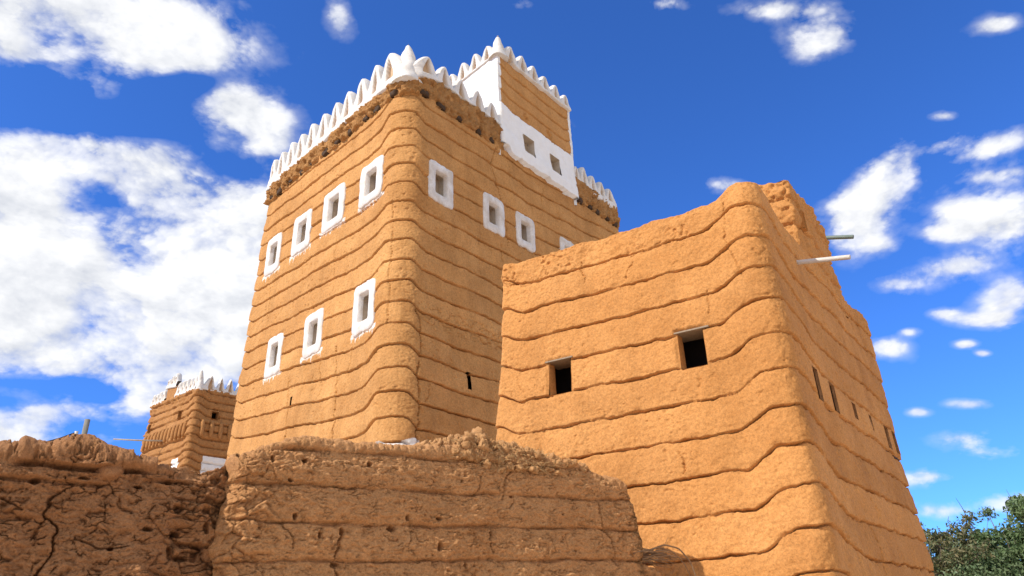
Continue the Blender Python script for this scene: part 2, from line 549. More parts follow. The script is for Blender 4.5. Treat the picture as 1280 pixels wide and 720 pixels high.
def reveal_tube(sh, e, d0, d1, z0, z1, deep, base, out=-.0, shrink=.06):
    """four jambs running back from an opening into the dark room behind it"""
    mb = MB()
    for (k0, k1, b) in ((out, -deep, 0),):
        s1 = shrink
        A = [(d0, z0), (d1, z0), (d1, z1), (d0, z1)]
        B = [(d0 + (d1 - d0) * s1 * .5, z0 + (z1 - z0) * s1), (d1 - (d1 - d0) * s1 * .5, z0 + (z1 - z0) * s1), (d1 - (d1 - d0) * s1 * .5, z1 - .0), (d0 + (d1 - d0) * s1 * .5, z1)]
        nst = 7
        V = []
        for q in np.linspace(0, 1, nst):
            ring = []
            for c in range(4):
                for m in np.linspace(0, 1, 6)[:-1]:
                    a = np.array(A[c]) * (1 - m) + np.array(A[(c + 1) % 4]) * m
                    b_ = np.array(B[c]) * (1 - m) + np.array(B[(c + 1) % 4]) * m
                    ring.append(a * (1 - q) + b_ * q)
            ring = np.array(ring)
            wob = .012 * math.sin(q * math.pi)
            ring = ring + wob * np.stack([perlin(ring[:, 0] * 7, ring[:, 1] * 7, q * 5 + 0 * ring[:, 0]), perlin(ring[:, 0] * 7 + 5, ring[:, 1] * 7, q * 5 + 0 * ring[:, 0])], 1)
            V.append(sh.face_pt(e, ring[:, 0], ring[:, 1], np.full(len(ring), k0 + (k1 - k0) * q)))
        mb.add(np.vstack(V), grid_faces(nst, 20, True))
    return mb.mesh('reveal', True, base)


# a crenellated parapet along a straight line, split into its base band and its merlons
def parapet(parent, base, p0, dvec, nvec, s0, s1, zb, valley, tips, tipz, th, mat, niche=True, sharp=1., seed=0., step=.022, hole=False, depth=.15, names=('parapet', 'merlon'), zbury=.0, bend=None):
    """p0: point (x, y) at s = 0; dvec along, nvec outward; zb(s) foot of the plaster; tips: merlon centres"""
    tips = np.array(sorted(tips), float)
    bounds = [s0] + list((tips[:-1] + tips[1:]) / 2) + [s1]
    S = []
    for a, b in zip(bounds[:-1], bounds[1:]):
        n = max(6, int((b - a) / step)); S += list(np.linspace(a, b, n + 1)[:-1])
    S = np.array(S + [s1])
    seg = np.clip(np.searchsorted(np.array(bounds), S + 1e-6, 'right') - 1, 0, len(tips) - 1)
    c = tips[seg]
    half = np.where(S < c, c - np.array(bounds)[seg], np.array(bounds)[np.minimum(seg + 1, len(bounds) - 1)] - c)
    x = np.clip(np.abs(S - c) / np.maximum(half, .05), 0, 1)
    tz = np.broadcast_to(np.asarray(tipz, float), tips.shape)[seg]
    g = np.cos(x * np.pi / 2) ** (1.25 * sharp) * .85 + .15 * (1 - x) ** (1.2 * sharp)
    vz = valley(S)
    wob = .035 * perlin(S * 1.1 + seed, 0 * S + 3, 0 * S)
    zt = vz + (tz - vz) * g + wob
    z0 = zb(S)
    zm = vz - .04 + wob * .5                                 # where base band and merlons part
    nb, nm_ = 14, 26
    rowz = np.vstack([z0 + (zm - z0) * q for q in np.linspace(0, 1, nb)] + [zm + (zt - zm) * q for q in np.linspace(0, 1, nm_)[1:]])
    nrow = nb + nm_ - 1
    # outward push on the front: swelling foot, niches
    Sx = np.broadcast_to(S, rowz.shape); cx = np.broadcast_to(c, rowz.shape); hx = np.broadcast_to(half, rowz.shape)
    hgt = (tz - vz)[None]
    rel = (rowz - (vz[None] - .28 * hgt)) / (hgt * 1.04)
    fr = np.zeros_like(rowz); nich = np.zeros_like(rowz)
    if niche:
        wn = .34 * hx * np.clip(1 - np.clip(rel, 0, 1) ** 1.6, 0, 1)
        nich = (1 - ss(.75, 1.1, np.abs(Sx - cx) / np.maximum(wn, 1e-3))) * ss(-.02, .06, rel) * (rel < 1)
        fr -= depth * (1 - ss(.75, 1.1, np.abs(Sx - cx) / np.maximum(wn, 1e-3))) * ss(-.02, .06, rel) * (rel < 1)
    fr += .02 * fbm(Sx, rowz, 0 * rowz, 2.2, 3, .5, seed)
    edge = ss(0, .1, (zt[None] - rowz)) ** .6
    half_th = th / 2 * (.25 + .75 * edge)
    front = -th / 2 + half_th + fr + .06
    back = -th / 2 - half_th - fr * (1. if hole else .0)
    foot = np.linspace(0, 1, nb)[:, None]
    front[:nb] += .05 * (1 - foot) * np.sin(np.clip(foot * 3, 0, 1) * np.pi / 2)
    front[0] -= .16 + zbury
    p0 = np.asarray(p0, float)
    if bend is not None:
        tl_, r_ = bend
        bo = -(r_ - np.sqrt(np.clip(r_ * r_ - np.clip(tl_ - Sx, 0, r_) ** 2, 0, None)))
    else: bo = 0
    def pos(off):
        off = off + bo
        xy = p0 + Sx[..., None] * np.asarray(dvec) + off[..., None] * np.asarray(nvec)
        return np.concatenate([xy, rowz[..., None]], -1)
    Fg = pos(front); Bg = pos(back)
    nc = len(S)
    G = np.concatenate([Fg, Bg[::-1]], 0)                    # up the front, down the back
    V = G.reshape(-1, 3) - np.asarray(base, float)
    bare = {'bare': np.concatenate([nich, 0 * nich], 0).ravel()}
    allF = grid_faces(2 * nrow, nc).reshape(2 * nrow - 1, nc - 1, 4)
    if dvec[0] * nvec[1] - dvec[1] * nvec[0] > 0: allF = allF[..., ::-1]
    rows = np.arange(2 * nrow - 1)
    is_m = (rows >= nb - 1) & (rows < 2 * nrow - nb)
    put(names[0], sub_mesh(names[0], V, allF[~is_m].reshape(-1, 4), bare), mat, parent)
    segf = seg[:-1]
    for j in range(len(tips)):
        q = allF[is_m][:, segf == j].reshape(-1, 4)
        put(names[1], sub_mesh(names[1], V, q, bare), mat, parent)


def pinnacle(parent, base, c, z0, z1, r, mat, seed, sq=2.6, name='corner_pinnacle', lean=0.):
    n = 30; m = 28
    t = np.linspace(0, 1, n)[:, None]; ph = np.linspace(0, 2 * np.pi, m, endpoint=False)[None]
    k = (np.abs(np.cos(ph)) ** sq + np.abs(np.sin(ph)) ** sq) ** (-1 / sq)
    prof = .80 * (1 - t) ** .85 + .20 * (1 - t) ** 3.5 + .07 * np.sin(np.pi * t) * t
    R = r * prof * np.clip(1.0, 0, 1) + .055 * np.sqrt(np.clip((1 - t) * 12, 0, 1)) * t
    R = np.where(t >= .999, .001, R)
    k = 1 + (k - 1) * (1 - t) ** 1.5
    ang = ph + lean
    X = c[0] + R * k * np.cos(ang); Y = c[1] + R * k * np.sin(ang); Z = z0 + (z1 - z0) * t + 0 * ph
    w = .05 * fbm(X, Y, Z, 1.7, 3, .5, seed)
    X = X + w * np.cos(ang); Y = Y + w * np.sin(ang)
    V = np.stack([X, Y, Z], -1).reshape(-1, 3) - np.asarray(base, float)
    cap = np.append(np.asarray(c, float), z0) - np.asarray(base, float)
    V = np.vstack([V, cap])
    tri = np.array([(n * m, (j + 1) % m, j) for j in range(m)])
    put(name, make_mesh(name, V, [grid_faces(n, m, True), tri]), mat, parent)


# ================================================================== the tall tower house
A_TOP = [[-9.441, 25.629], [-3.028, 18.986], [4.653, 28.602], [-1.761, 35.245]]
A_BOT = [[-10.106, 25.598], [-2.992, 18.23], [5.318, 28.633], [-1.796, 36.002]]
SA = Shell(A_TOP, A_BOT, 18., (.32, .85, .4, .4))
A_BASE = (-2.4, 27., 0.)
TA = root('mud_tower_house', A_BASE, 'tall ochre mud tower house with white framed windows and a white crenellated crown', 'tower house')

AL_WIN = [(1.12, 2.36, 13.95, 15.45), (3.27, 4.58, 14.0, 15.53), (5.36, 6.60, 13.95, 15.5), (7.45, 8.57, 13.9, 15.45),
          (1.18, 2.26, 9.62, 11.17), (3.98, 5.06, 9.73, 11.18), (6.48, 7.53, 9.73, 11.17)]
AR_WIN = [(.98, 2.05, 13.75, 15.18), (3.46, 4.54, 13.78, 15.17), (5.16, 6.20, 13.84, 15.16), (7.73, 8.75, 13.8, 15.2)]


def inner(e, w):
    d0, d1, z0, z1 = w
    W, H = d1 - d0, z1 - z0
    return (d0 + .27 * W, d1 - .25 * W, z0 + .22 * H, z1 - .20 * H)


openA = [(0, *inner(0, w)) for w in AL_WIN] + [(1, *inner(1, w)) for w in AR_WIN]
openA += [(0, 5.44, 5.56, 8.38, 8.66), (1, 2.64, 2.80, 8.10, 8.62)]
A_CRACKS_L = [([(3.08, 9.6), (2.95, 8.8), (2.9, 8.39), (2.84, 7.68), (2.88, 6.5)], .045, .10), ([(5.77, 9.35), (5.72, 8.61), (5.6, 7.45), (5.7, 6.5)], .035, .08),
              ([(.51, 13.5), (.46, 12.4), (.49, 11.29), (.45, 9.57)], .03, .07), ([(4.0, 9.4), (3.85, 8.7)], .03, .06), ([(8.1, 13.6), (7.9, 12.2)], .03, .05), ([(3.55, 13.7), (3.6, 12.2), (3.5, 11.6)], .025, .05),
              ([(6.4, 17.1), (6.3, 16.3)], .03, .05), ([(2.2, 9.3), (2.3, 8.5)], .03, .06)]
A_CRACKS_R = [([(.59, 9.96), (.72, 9.64), (.78, 8.72), (.68, 8.02), (.76, 7.28), (.66, 6.0)], .05, .11), ([(4.22, 17.3), (3.86, 16.45), (4.06, 16.05), (4.5, 14.9), (4.71, 13.5)], .04, .09),
              ([(4.3, 13.5), (4.45, 12.3), (4.4, 11.3)], .035, .08), ([(6.9, 17.0), (6.7, 16.1)], .03, .06), ([(1.2, 7.9), (1.0, 7.3)], .03, .06), ([(4.75, 17.2), (4.9, 16.4)], .03, .06)]
DRIPS = [(0, w, 1.0) for w in AL_WIN] + [(1, AR_WIN[1], .5)]


# the empty sockets of roof beams under the cornice
SOCKETS = {0: [.75, 1.6, 2.35, 3.2, 4.05, 4.9, 5.7, 6.5, 7.3, 8.1, 8.85], 1: [.7, 1.5, 2.35, 3.2, 4.0, 9.35, 10.0, 10.65, 11.3, 11.9]}


def sockets(side, D, X, Y, Z):
    out = np.zeros_like(D)
    for e, ds in SOCKETS.items():
        for i, c0 in enumerate(ds):
            m = (side == e) & (np.abs(D - c0) < .5) & (np.abs(Z - 17.5) < .5)
            if not m.any(): continue
            c = c0 + .08 * math.sin(i * 2.3 + e); zc = 17.50 + .10 * (c0 < .9)
            q = np.maximum(np.abs(D[m] - c) / (.17 + .04 * math.sin(i * 1.7)), np.abs(Z[m] - zc) / (.125 + .03 * math.sin(i * 2.9))) + .30 * perlin(X[m] * 6, Y[m] * 6, Z[m] * 6)
            out[m] = np.maximum(out[m], 1 - ss(.8, 1.0, q))
    return out


def disp_tower(side, D, DE, X, Y, Z):
    lift = np.zeros_like(D)
    m0 = side == 0; m1 = side == 1
    k = .115 - .085 * ss(7, 17, Z)
    l0 = .29 * (1 - ss(.75, 1.5, D)) + np.maximum(D - 2.2, 0) * k + .16 * (1 - ss(0, .65, DE))
    l1 = .29 * (1 - ss(.25, .85, D)) + np.maximum(D - 6, 0) * .085 * ss(8, 15, Z) + .12 * (1 - ss(0, .6, DE))
    l2 = .2 + np.where(side == 3, (.16 + 7.7 * k - .2) * (1 - ss(0, 3, DE)), 0) + np.where(side == 2, (-.08 + .52 * ss(8, 15, Z)) * (1 - ss(0, 3, D)), 0)
    lift = np.where(m0, l0, np.where(m1, l1, l2))
    lift = lift + .05 * perlin(X * .8, Y * .8, Z * .5) + .022 * perlin(X * 3, Y * 3, Z * 2) + .014 * perlin(X * 9, Y * 9, Z * 4)
    w = (Z - lift - 6.64) / .656
    amp = .032 * (1 + .45 * perlin(X * .9 + 4, Y * .9, np.floor(w) * 3.1))
    d, kk, t = courses(w, amp, .13 * np.clip(.85 + 1.0 * perlin(X * 1.7, Y * 1.7, Z * 3), .25, 1.2), .012, .046 * (1 + .5 * perlin(X * 3, Y * 3, Z * 3)))
    d = d + .05 * fbm(X, Y, Z, .55, 3) + .009 * fbm(X, Y, Z, 3.2, 3, .55) + .008 * perlin(X * 17, Y * 17, Z * 17)
    d = d + .02 * perlin(kk * 7.7, X * .35, Y * .35)
    d = d + pits(X, Y, Z, 8., .025, .34) + pits(X, Y, Z, 15., .015, .32, 9)
    # one patched, crackled course on the shaded side
    rub = ss(.8, 1.1, D) * (np.abs(w - 5.05) < .5) * m1
    f1, f2, idv = worley(D * 4.5, w * 2.2, 0 * D)
    d = d + rub * (.05 * (idv - .5) - .04 * (1 - ss(.0, .10, f2 - f1)))
    d = d - .45 * sockets(side, D, X, Y, Z)
    S = np.where(m0, D, 99); d = d - cracks_depth(S, Z, A_CRACKS_L)
    S = np.where(m1, D, 99); d = d - cracks_depth(S, Z, A_CRACKS_R, 5.)
    for e, wins in ((0, AL_WIN), (1, AR_WIN)):
        for (a, b, z0, z1) in wins:
            q = np.maximum(np.abs(D - (a + b) / 2) - (b - a) / 2, np.abs(Z - (z0 + z1) / 2) - (z1 - z0) / 2)
            d = np.where(side == e, d * ss(-.05, .07, q), d)
    wash = np.zeros_like(D)
    for e, (a, b, z0, z1), stg in DRIPS:
        mm = (side == e) & (D > a - .1) & (D < b + .1) & (Z < z0 + .1) & (Z > z0 - 1.3)
        n = perlin(D[mm] * 9 + z0, D[mm] * 0 + e, D[mm] * 0 + 2.)
        run = .15 + 1.0 * np.clip(n, 0, 1) + .12 * perlin(D[mm] * 25, Z[mm] * 3, 0 * Z[mm])
        wash[mm] = np.maximum(wash[mm], stg * .52 * (1 - ss(.1, 1.0, (z0 - Z[mm]) / np.maximum(run, .05))))
    base = np.minimum(D, 9) * 1.
    near = (side <= 1) & (Z < 6.75)
    wash = np.where(near & (D < .9), np.maximum(wash, ss(6.37, 6.20, Z + .12 * perlin(X * 2.5, Y * 2.5, Z)) * (1 - ss(.6, .95, D))), wash)
    tone = .15 * perlin(kk * 5.3 + 2, side * 3.1, X * .12) + .10 * fbm(X, Y, Z, .9, 3, .55, 31.)
    return d, {'wash': wash, 'tone': tone}


def ztop_tower(side, D, DE, NO):
    return np.where(side == 0, 18.05 - .05 * ss(0, 1, D), np.where(side == 1, 18.05 + .33 * ss(.2, 1.6, D) - .95 * ss(4.5, 4.6, D) * (1 - ss(8.8, 8.95, D)), 18.1))


V, F, AT = SA.build((.028, .034, .4, .4), np.concatenate([np.linspace(0, 5.9, 20), np.arange(5.95, 18.0, .0165), [18.0]]), ztop_tower, disp_tower, openA, rim=(17.95, .5))
put('wall', make_mesh('tower_wall', V - np.array(A_BASE), F, True, AT), M_TOWER, TA)

for e, wins in ((0, AL_WIN), (1, AR_WIN)):
    for i, w in enumerate(wins):
        q = inner(e, w)
        V, F = window_ring(SA, e, *w, *q, .04, .12, 3.1 * i + e * 11.7, A_BASE)
        wo = put('window', make_mesh('window', V, F), M_NICHE, TA)
        a = (q[0] - .04, q[1] + .04, q[2] - .04, q[3] + .04)
        put('reveal', reveal_tube(SA, e, q[0] - .01, q[1] + .01, q[2] - .01, q[3] + .01, .52, A_BASE, -.08, .04), M_REVEAL, wo)
        mid = a[0] + (a[1] - a[0]) * (.46 + .1 * random.random())
        if e == 0:
            put('shutter', panel(SA, e, mid, a[1], a[2], a[3] - (.1 if i % 2 else .22), -.33, .03, A_BASE), M_SHUT, wo)
            put('shutter', panel(SA, e, a[0], mid - .02, a[2], a[3] - .05, -.44, .03, A_BASE), M_WOOD, wo)
        else:
            put('shutter', panel(SA, e, a[0], mid - .02, a[2], a[3] - .3, -.46, .03, A_BASE), M_WOOD, wo)
            put('shutter', panel(SA, e, mid, a[1], a[2], a[3], -.34, .03, A_BASE), M_SHUT, wo)


# crumbling cornice under the crown
def disp_cornice(side, D, DE, X, Y, Z):
    zb = 17.36 + .1 * (1 - ss(.3, 1.2, D)) * (side <= 1) + .07 * perlin(X * 1.3, Y * 1.3, 0 * X) + .07 * perlin(X * 5, Y * 5, 0 * X)
    up = Z - zb
    d = .13 + .05 * perlin(X * .7, Y * .7, Z * .7)
    f1, f2, idv = worley(X * 3.4, Y * 3.4, Z * 4.2)
    d = d + .09 * (idv - .5) - .03 * f1
    d = d + .07 * fbm(X, Y, Z, 3.6, 4, .66) - .10 * ss(.2, .45, perlin(X * 3.4 + 3, Y * 3.4, Z * 4)) + .03 * perlin(X * 14, Y * 14, Z * 14)
    d = d - .10 * ss(.3, .05, up) * ss(.0, .3, perlin(X * 2.6, Y * 2.6, 5. + 0 * X))
    d = np.where(up < 0, -.14, d * (.4 + .6 * ss(0, .06, up)))
    d = np.where((side == 1) & (D > 4.5) & (D < 8.92), -.25, d)
    d = d - .60 * sockets(side, D, X, Y, Z)
    d[-1] = -.30
    return d, {'wash': np.zeros_like(D)}


V, F, AT = SA.build((.030, .030, .4, .4), np.arange(17.2, 18.001, .024), lambda a, b, c, n: np.where(a == 1, 18.05 + .33 * ss(.2, 1.6, b), 18.03) + .06, disp_cornice)
put('cornice', make_mesh('cornice', V - np.array(A_BASE), F, True, AT), M_CORN, TA)
up3 = np.array([0, 0, 1.])
M_SOCKET_SHADE = simple_mat('socket_shade_colour', (.050, .028, .014), (.085, .048, .024), 6., .9, .5, .01, (3, 3, .6))
for e, ds in SOCKETS.items():  # dark blocks added in the sockets; their colour paints the shade there
    for i, c0 in enumerate(ds):
        c = c0 + .08 * math.sin(i * 2.3 + e); zc = 17.50 + .10 * (c0 < .9)
        dv = np.append(SA.dir[1] if e else -SA.dir[0], 0); nv = np.append(SA.nor[e], 0)
        P = SA.face_pt(e, np.array(c), np.array(zc), np.array(-.10))
        Vv, Ff = lump(P, (dv, nv, up3), (.15 + .03 * math.sin(i * 1.7), .17, .10 + .02 * math.sin(i * 2.9)), i + 30 * e, .22, 12, 5.)
        put('socket_shade_block', make_mesh('socket_shade_block', Vv - np.array(A_BASE), Ff[:, ::-1] if e == 0 else Ff), M_SOCKET_SHADE, TA)

# white crown
cA = SA.vert(1, np.array(18.))
dL, dR = -SA.dir[0], SA.dir[1]
nL, nR = SA.nor[0], SA.nor[1]
bL, bR, bB = SA.vert(0, np.array(18.)), SA.vert(2, np.array(18.)), SA.vert(3, np.array(18.))
tipsL = [1.05, 1.80, 2.67, 3.53, 4.32, 5.14, 5.99, 6.76, 7.5, 8.25, 8.92]
wavy = lambda a, k, ph: (lambda s: a + k * perlin(s * 1.4 + ph, 0 * s, 0 * s))
parapet(TA, A_BASE, cA, dL, nL, .28, 9.15, lambda s: 18.0 + .1 * (1 - ss(.3, 1., s)) + .05 * perlin(s * 2.3, 0 * s, 0 * s), wavy(18.56, .05, 0), tipsL, [19.5, 19.5, 19.48, 19.46, 19.46, 19.44, 19.46, 19.44, 19.46, 19.42, 19.42], .36, M_WHITE, seed=1., bend=(SA.tl[1], .85))
tipsR = [.85, 1.62, 2.42, 3.28, 4.02]
parapet(TA, A_BASE, cA, dR, nR, .28, 4.45, lambda s: 18.1 + .3 * ss(.2, 1.6, s) + .06 * perlin(s * 2.6 + 4, 0 * s, 0 * s), wavy(18.62, .05, 6), tipsR, [19.22, 19.28, 19.25, 19.32, 19.25], .36, M_WHITE, seed=2., bend=(SA.tl[1], .85))
parapet(TA, A_BASE, cA, dR, nR, 8.95, 12.15, lambda s: 18.18 + .05 * perlin(s * 2.6 + 9, 0 * s, 0 * s), wavy(18.66, .05, 3), [9.2, 9.78, 10.42, 11.05, 11.7], [19.1, 19.34, 19.24, 19.24, 19.2], .36, M_WHITE, seed=3.)
for (p, q, nn) in ((bR, bB, SA.nor[2]), (bB, bL, SA.nor[3])):
    d = (q - p); ln = np.linalg.norm(d); d /= ln
    parapet(TA, A_BASE, p, d, nn, .3, ln - .3, lambda s: 18.1 + 0 * s, wavy(18.8, .05, 1), np.arange(.7, ln - .5, .82), 19.4, .36, M_WHITE, seed=4., step=.06)
lean = math.atan2(nL[1], nL[0])
pinnacle(TA, A_BASE, cA - (nL + nR) * .44 + dL * .14, 17.95, 19.74, .54, M_WHITE, 1., lean=lean)
pinnacle(TA, A_BASE, bL + dL * -.24 - nL * .20, 17.95, 19.42, .34, M_WHITE, 2., lean=lean)
pinnacle(TA, A_BASE, bR - dR * .34 - nR * .30, 18.12, 19.35, .34, M_WHITE, 3., lean=lean)
pinnacle(TA, A_BASE, bB + (dL + dR) * -.2, 17.95, 19.4, .34, M_WHITE, 4., lean=lean)

# the white stair room standing on the roof, its mud side flush with the shaded wall
PH0, PH1, PHD = 4.42, 9.0, 4.6
def ph_poly(z, grow=.0):
    C = SA.face_pt(1, np.array(PH0), np.array(z))[:2] + nR * .10
    R = SA.face_pt(1, np.array(PH1), np.array(z))[:2] + nR * .10
    back = dL - nR * (dL @ nR) * 0
    Lp = C + dL * PHD; B = R + dL * PHD
    return [Lp, C, R, B]
SP = Shell(ph_poly(21.9), ph_poly(0.), 21.9, .10)
ph_open = [(1, 5.66 - PH0, 6.30 - PH0, 17.88, 18.68), (1, 7.30 - PH0, 7.90 - PH0, 17.86, 18.66)]


def disp_room(side, D, DE, X, Y, Z):
    right = side == 1
    lift = .16 * (1 - ss(.05, .7, D)) + .12 * (1 - ss(0, .5, DE)) + .04 * perlin(X * .9, Y * .9, Z)
    w = (Z - lift - 19.42) / .60
    d, kk, t = courses(w, .03, .10, .02, .06)
    split = 19.36 + .13 * (1 - ss(.0, .8, D)) + .05 * perlin(X * 1.8, Y * 1.8, 0 * X)
    mud = right & (Z > split)
    wash = np.where(mud, 0., 1.)
    wash = np.where(right & (D < .12), 1., wash)
    wash = np.where(mud & (DE < .10), .8, wash)
    drip = ss(.05, .5, perlin(D * 6, 0 * D, 2. + 0 * D)) * (1 - ss(.0, .7, 21.9 - Z)) * .6
    wash = np.where(mud, np.maximum(wash, drip * 0.8), wash)
    d = np.where(mud, d - .05, .03) + .03 * fbm(X, Y, Z, .9, 3) + .012 * fbm(X, Y, Z, 4.5, 3)
    # small rough patches where old stubs were broken off
    for (a, z) in ((1.55, 19.62), (3.05, 19.62)):
        q = np.hypot((D - a) / .17, (Z - z) / .30)
        d = np.where(right, d - .10 * (1 - ss(.6, 1.1, q + .4 * perlin(X * 7, Y * 7, Z * 7))), d)
    # ragged foot of the plaster over the cornice
    foot = 17.34 + .07 * perlin(X * 1.9, Y * 1.9, 0 * X) + .10 * ss(.1, .5, perlin(X * 3.3 + 2, Y * 3.3, 0 * X)) + .22 * (1 - ss(.1, .55, D)) * 1.
    d = np.where(right, np.where(Z < foot, -.40, d + .10 * ss(18.6, 17.6, Z)), d)
    return d, {'wash': wash}


V, F, AT = SP.build((.035, .026, .25, .25), np.concatenate([np.arange(17.1, 21.9, .026), [21.9]]), None, disp_room, ph_open, rim=(21.6, .3))
PHW = put('stair_room', make_mesh('stair_room', V - np.array(A_BASE), F, True, AT), None, TA)
M_ROOM = mud_material('room_mud', (.48, .232, .076), (.54, .275, .094), (.39, .176, .050), .8, .45, .025, .25, (.80, .775, .73))
PHW.data.materials.append(M_ROOM)
for i, (e, a, b, z0, z1) in enumerate(ph_open):
    wo = put('window', reveal_tube(SP, 1, a, b, z0, z1, .45, A_BASE, .05, .05), M_REVEAL, PHW)
    put('shutter', panel(SP, 1, a + (.24 if i == 0 else .2), b + .05, z0 - .03, z1 - .02, -.26, .03, A_BASE), M_SHUT, wo)
cP = SP.vert(1, np.array(21.9)); lP = SP.vert(0, np.array(21.9)); rP = SP.vert(2, np.array(21.9)); kP = SP.vert(3, np.array(21.9))
parapet(PHW, A_BASE, cP, dR, nR, .22, PH1 - PH0 + .0, lambda s: 21.98 - .26 * ss(0., 1.2, s) + .05 * perlin(s * 2.5, 0 * s, 0 * s), wavy(22.0, .04, 2), [.72, 1.42, 2.15, 2.88, 3.6, 4.3], [22.66, 22.66, 22.64, 22.58, 22.56, 22.5], .32, M_WHITE, seed=6.)
parapet(PHW, A_BASE, cP, dL, nL, .22, PHD - .05, lambda s: 21.75 + 0 * s, wavy(22.02, .04, 8), [.62, 1.33, 2.07, 2.8, 3.5, 4.2], [22.62, 22.72, 22.76, 22.66, 22.6, 22.55], .32, M_WHITE, seed=7.)
for (p, q, nn) in ((rP, kP, SP.nor[2]), (kP, lP, SP.nor[3])):
    d = (q - p); ln = np.linalg.norm(d); d /= ln
    parapet(PHW, A_BASE, p, d, nn, .1, ln - .1, lambda s: 21.7 + 0 * s, wavy(22.15, .04, 1), np.arange(.5, ln - .3, .72), 22.6, .3, M_WHITE, seed=8., step=.06)
pinnacle(PHW, A_BASE, cP - (nL + nR) * .20, 21.75, 22.9, .36, M_WHITE, 6., lean=lean)


# ================================================================== the lower house at the right
B_TOP = [[-0.166, 11.937], [3.602, 9.662], [7.492, 15.182], [3.724, 17.457]]
B_BOT = [[-0.625, 11.981], [3.658, 9.394], [7.664, 15.078], [3.381, 17.664]]
SB = Shell(B_TOP, B_BOT, 7.6, (.10, .30, .2, .2))
B_BASE = (3.6, 13.4, 0.)
TB = root('mud_house', B_BASE, 'low ochre mud house with two small black windows and a worn swelling corner', 'house')
B_WIN = [(0, 3.22, 3.61, 5.05, 5.60), (0, 1.10, 1.48, 5.03, 5.585)]
B_SLOT = [(1, 1.02, 1.26, 4.56, 5.05), (1, 1.82, 2.10, 4.56, 5.01), (1, 3.12, 3.34, 4.72, 4.98), (1, 4.22, 4.44, 4.75, 5.01), (1, 5.46, 5.76, 4.64, 5.06), (1, 6.15, 6.43, 4.66, 5.08)]
B_CR_L = [([(.47, 7.45), (.52, 7.0), (.50, 6.5), (.44, 6.2)], .012, .03), ([(2.9, 7.2), (2.85, 6.75)], .016, .03), ([(2.05, 6.95), (2.1, 6.7)], .014, .03), ([(3.6, 7.3), (3.55, 7.1)], .014, .03),
          ([(1.7, 3.9), (1.62, 3.75), (1.66, 3.6)], .02, .04), ([(4.2, 5.5), (4.1, 5.2)], .014, .025), ([(.9, 6.1), (.95, 5.75)], .014, .03)]
B_CR_R = [([(2.4, 3.0), (2.55, 2.7), (2.6, 2.3)], .03, .05), ([(1.2, 2.6), (1.25, 2.1)], .02, .03)]


def disp_house(side, D, DE, X, Y, Z):
    m0 = side == 0; m1 = side == 1
    l0 = .26 * (1 - ss(.32, .88, D)) + .17 * (1 - ss(.05, .5, DE))
    l1 = .27 * (1 - ss(.35, 1.6, D)) + .016 * np.maximum(D - 2.5, 0)
    l2 = .1 + np.where(side == 3, .07 * (1 - ss(0, 2, DE)), 0) - np.where(side == 2, .035 * (1 - ss(0, 2, D)), 0)
    lift = np.where(m0, l0, np.where(m1, l1, l2))
    lift = lift + .030 * perlin(X * 1.3, Y * 1.3, Z * .7) + .022 * perlin(X * 4.2, Y * 4.2, Z * 2.5) + .010 * perlin(X * 13, Y * 13, Z * 6)
    w = (Z - lift - 2.5) / .510
    kk = np.floor(w)
    amp = .022 * (1 + .6 * perlin(X * 1.3 + 4, Y * 1.3, kk * 3.1))
    d, kk, t = courses(w, amp, .075 * np.clip(.8 + 1.2 * perlin(X * 2.2, Y * 2.2, Z * 4), .15, 1.3), .010, .036 * (1 + .6 * perlin(X * 5, Y * 5, Z * 5)))
    d = d + .045 * fbm(X, Y, Z, .6, 2) + .009 * fbm(X, Y, Z, 2.8, 3, .55) + .0075 * fbm(X, Y, Z, 12, 2, .6) + .003 * perlin(X * 46, Y * 46, Z * 46)
    d = d + .012 * perlin(kk * 7.7, X * .5, Y * .5)
    d = d + pits(X, Y, Z, 17., .012, .34) + pits(X, Y, Z, 34., .008, .28, 9) + pits(X, Y, Z, 9., .016, .46, 4)
    # the flaking top course is rougher
    rough = ss(6.9, 7.25, Z) * ss(.5, .9, D + m1 * 0)
    d = d + rough * (.016 * fbm(X, Y, Z, 7, 3, .6) + pits(X, Y, Z, 12., .03, .15, 21))
    d = d - cracks_depth(np.where(m0, D, 99), Z, B_CR_L) - cracks_depth(np.where(m1, D, 99), Z, B_CR_R, 3.)
    for (e, a, b, z0, z1) in B_WIN + B_SLOT:
        q = np.maximum(np.abs(D - (a + b) / 2) - (b - a) / 2, np.abs(Z - (z0 + z1) / 2) - (z1 - z0) / 2)
        d = np.where(side == e, d * ss(0, .06, q), d)
    # worn joints flake along their edge
    d = d - .02 * ss(.80, 1., t) * ss(.05, .4, perlin(X * 5, Y * 5, Z * 5)) - .02 * (1 - ss(0, .2, t)) * ss(.1, .45, perlin(X * 6 + 3, Y * 6, Z * 6))
    tone = .15 * perlin(kk * 5.3 + 7, side * 3.1, X * .12) + .10 * fbm(X, Y, Z, 1.1, 3, .55, 31.)
    return d, {'wash': np.zeros_like(D), 'tone': tone}


def ztop_house(side, D, DE, NO):
    z0 = 7.51 + .22 * (1 - ss(.22, .70, D)) + .08 * (1 - ss(.05, .35, DE)) + .035 * perlin(D * 2.2, 0 * D, 0 * D + 1.) + .015 * perlin(D * 9, 0 * D, 0 * D)
    z1 = 7.50 + .23 * (1 - ss(.15, 1.6, D)) - .07 * ss(2.5, 4.9, D) + .14 * ss(5.2, 6.3, D) + .03 * perlin(D * 2, 0 * D + 4, 0 * D)
    return np.where(side == 0, z0, np.where(side == 1, z1, 7.5))


